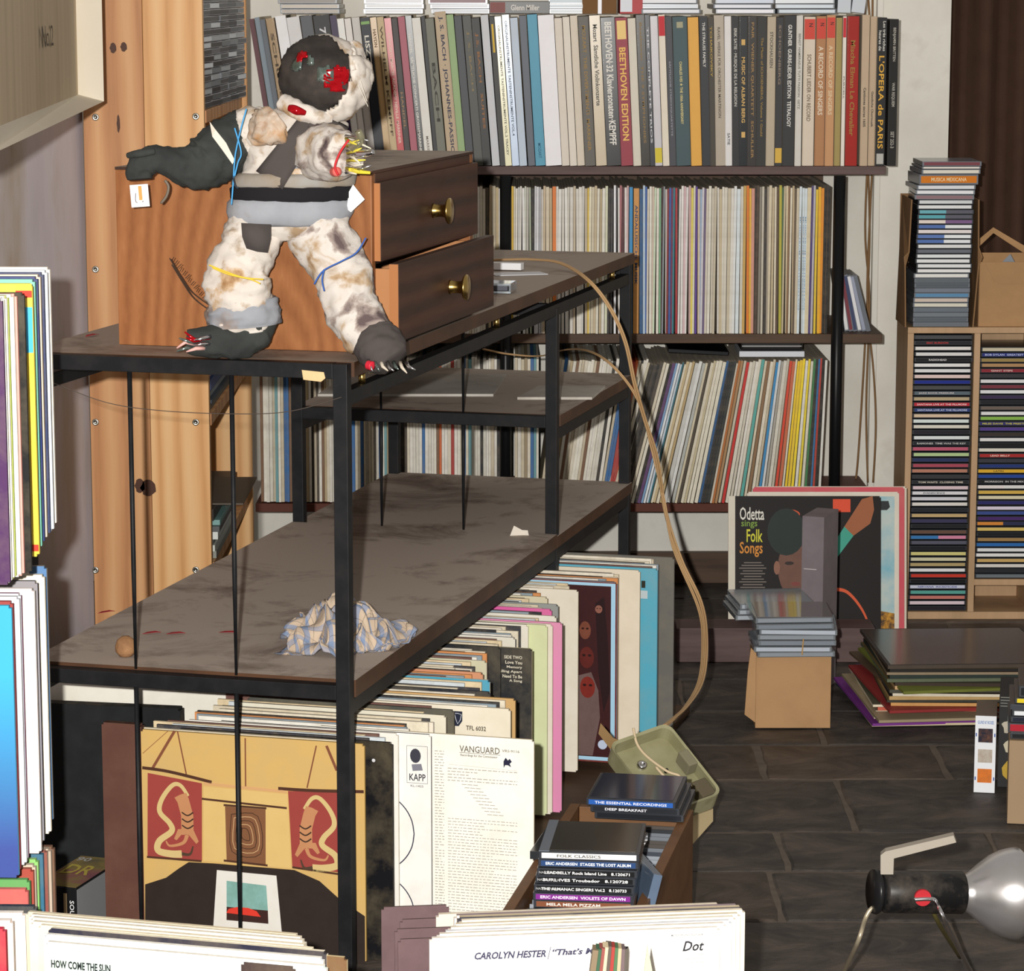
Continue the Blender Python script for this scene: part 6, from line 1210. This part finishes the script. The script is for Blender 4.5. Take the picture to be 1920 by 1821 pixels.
# tilted records at the pile's left
for k, (xa, ya, xb, yb, c) in enumerate(((1576, 1290, 1636, 1362, '7a3a8a'), (1590, 1283, 1648, 1356, '9a8a70'), (1600, 1262, 1668, 1338, '8a3030'), (1606, 1238, 1690, 1310, '5a4a3a'), (1612, 1222, 1694, 1302, '6a7030'))):
    z_ = .003+.019*k; a_ = onz(xb, yb, z_); d_ = onz(xa, ya, z_+.012); e = (d_-a_); e = e.normalized()*.315; sd = Vector((e.y, -e.x, 0)).normalized()
    if sd.x < 0: sd = -sd
    b = MB(); q = [a_, a_+sd*.2, a_+sd*.2+e, a_+e]; up_ = Vector((0, 0, .005)); b.add(q+[v+up_ for v in q], [(3, 2, 1, 0), (4, 5, 6, 7)]+[(i, (i+1) % 4, 4+(i+1) % 4, 4+i) for i in range(4)])
    tag(b.build('record_sleeve', mat(c, .5, .35, 0, 20)), f'{cname(c)} sleeve slipping out of the floor pile, {ordinal(k+1)} from the floor', 'record', 'sleeves slipping from the floor pile')
# white box set with three pictures, dark speaker, cardboard at the frame's edge
q = onz(1845, 1487, 0); wq = mpp(q.y, .08)
o = (lambda b: (b.m.__setitem__(1, 1), b)[1])(MB().box(-.0175, .0175, 0, .11, .0005, .134)).build('white_box_set', [mat('e4e6ea', .4, .05), mat('6a5c50', .6, .3)]); o.matrix_basis = Matrix.Translation((q.x, q.y, 0)) @ Matrix.Rotation(math.radians(-10), 4, 'Z')
tag(o, 'tall white box set marked Guns N Roses with three pictures standing on slate', 'box set')
text("GUNS N' ROSES", .027, .006, frame((0, -.0006, .123), (1, 0, 0), (0, 0, 1)), mat('3a6aa8', .5, 0), o)
for z0, z1, c in ((.088, .112, '1a1e30'), (.053, .076, 'b8b0a4'), (.018, .042, 'd8762c')): MB().box(-.012, .012, -.0006, .001, z0, z1).build('picture', mat(c, .4, .5, 0, 90, '8a5a34'), o, world=False)
for z0 in (.098, .022): MB().box(-.0164, -.0145, -.0004, .001, z0, z0+.006).box(.0145, .0164, -.0004, .001, z0, z0+.006).build('blue_tab', mat('2a4a9a', .5, 0), o, world=False)
q2 = onz(1880, 1500, 0)
o = MB().box(-.022, .09, .03, .2, .0005, .155).build('dark_carton', mat('2c2c2c', .6, .3, 0, 30), bevel=.001); qc = at(1869, 1490, 4.91); o.matrix_basis = Matrix.Translation((qc.x, 4.91, 0)) @ Matrix.Rotation(math.radians(-10), 4, 'Z') @ Matrix.Translation((.022, -.03, 0)); tag(o, 'dark grey carton with torn yellow and white stickers beside the white box set', 'carton')
for z0, z1, c, x0, x1 in ((.01, .05, 'b8983c', -.018, .004), (.052, .09, 'c8c0a8', -.014, .003), (.094, .12, 'b8b0a0', -.019, .002)):
    b = MB(); n = 9; rr = random.Random(int(z0*1000)); b.poly([((x0+x1)/2+(x1-x0)/2*math.cos(2*math.pi*k/n)*rr.uniform(.5, 1), .0294, (z0+z1)/2+(z1-z0)/2*math.sin(2*math.pi*k/n)*rr.uniform(.5, 1)) for k in range(n)]); b.build('torn_sticker', mat(c, .7, .4, 0, 90), o, world=False)
for k in range(4): MB().box(-.02, .006, .0292, .031, .142+k*.005, .1435+k*.005).build('print_line', mat('7a7a74', .6, 0), o, world=False)
q3 = onz(1888, 1545, 0)
o = MB().box(0, .16, 0, .14, .0005, .14).build('brown_carton', mat('9c8468', .8, .2), bevel=.001); o.matrix_basis = Matrix.Translation((q3.x, q3.y, 0)) @ Matrix.Rotation(math.radians(-9), 4, 'Z'); tag(o, 'plain tan carton in front of the stickered dark carton', 'carton')
z = .1415
for k, (c, t, dx, tx_) in enumerate((('1a1a1c', .0104, 0, None), ('a82030', .017, -.004, None), ('1c2030', .0104, 0, None), ('dfe2e6', .0104, .002, 'ADESTE'), ('3c4046', .0104, -.002, None), ('e0c828', .0104, .006, None), ('17171a', .02, .012, None))):
    cd((q3.x+.064+dx, q3.y-.004, z), math.radians(-9), c, f'{cname(c)} CD case on the plain tan carton, {ordinal(k+1)} from the bottom', 'CDs on the tan carton', 'dark', tx_, '30406a', t=t-.0002); z += t

# ---------------------------------------------------------------- clamp lamp
LY = 3.62
lp = thing('work_lamp', tuple(onz(1720, 1815, 0)), 'black bodied lamp with silver bell reflector on bent wire legs, standing on slate floor', 'lamp')
a_, b_ = at(1648, 1672, LY), at(1803, 1674, LY+.02); ax = (b_-a_).normalized(); mp_ = mpp(LY, .22)
LM = frame(a_, Vector((0, 0, 1)).cross(ax), (0, 0, 1)); 
zx = ax; yx = (Vector((0, 0, 1))-zx*zx.z).normalized(); LM = frame(a_, yx.cross(zx), yx)   # local z along the lamp's axis
r = 40*mp_; ln = (b_-a_).length
MB().lathe([(0, .004), (r*.9, .004), (r, .008), (r, ln), (r*.8, ln+.002), (0, ln+.002)], 36, 0, LM).build('lamp_body', mat('161617', .4, .45, 0, 26, '6a6056'), lp, True)
MB().lathe([(0, -.009), (r*1.02, -.009), (r*1.08, -.004), (r*1.02, -.001), (r*.8, 0), (r*.8, .005)], 36, 0, LM).build('end_cap', mat('1a1a1b', .3, .2), lp, True)
pr = [(33, -2), (34, 6), (40, 16), (56, 36), (72, 58), (82, 80), (86, 98), (87, 108), (84, 112), (83, 106), (70, 60), (30, 8)]
MB().lathe([(x*mp_, ln+y*mp_) for x, y in pr], 40, 0, LM).build('reflector', noisy('dusty_chrome', [(.35, 'c8c8cc'), (.6, 'b8b4b2'), (.8, '8a7464')], nscale=8, rough=.28, metal=.85), lp, True)
# handle: flat bent bar standing on the body
hp = [(1651, 1640), (1651, 1604), (1660, 1597), (1788, 1567), (1793, 1580), (1676, 1610), (1675, 1640)]
b = MB(); f_ = [at(x, y, LY-.012) for x, y in hp]; k_ = [v+Vector((.002, .016, 0)) for v in f_]; n = len(hp); b.add(f_+k_, [tuple(reversed(range(n))), tuple(range(n, 2*n))]+[(i, (i+1) % n, n+(i+1) % n, n+i) for i in range(n)])
b.build('handle', mat('a49c90', .45, .25, .3), lp)
cp = at(1730, 1683, LY-r-.001)
MB().lathe([(0, .003), (15.5*mp_, .003), (16*mp_, 0), (15*mp_, -.004)], 28, 0, Matrix.Translation(cp) @ Matrix.Rotation(math.pi/2, 4, 'X')).build('red_button', mat('a8242c', .5, .1), lp)
leg1 = [at(1714, 1687, LY-r-.004), at(1742, 1686, LY-r-.004), at(1756, 1692, LY-r-.002), at(1775, 1735, LY-.05), at(1822, 1826, LY-.10)]
leg1[-1] = onz(1838, 1856, .003)
leg2 = [at(1650, 1698, LY+.0), at(1634, 1704, LY-.005), at(1622, 1724, LY-.01), at(1606, 1772, LY-.03), onz(1565, 1856, .003)]
leg3 = [at(1745, 1700, LY+r), at(1765, 1740, LY+.08), onz(1800, 1795, .003)]
for l_, m in ((leg1, M_CHROME), (leg2, mat('b4a890', .35, .2, .5)), (leg3, mat('6a6238', .4, .2, .5))): MB().tube(catmull(l_, 6), 4.3*mp_, 10).build('wire_leg', m, lp, True)
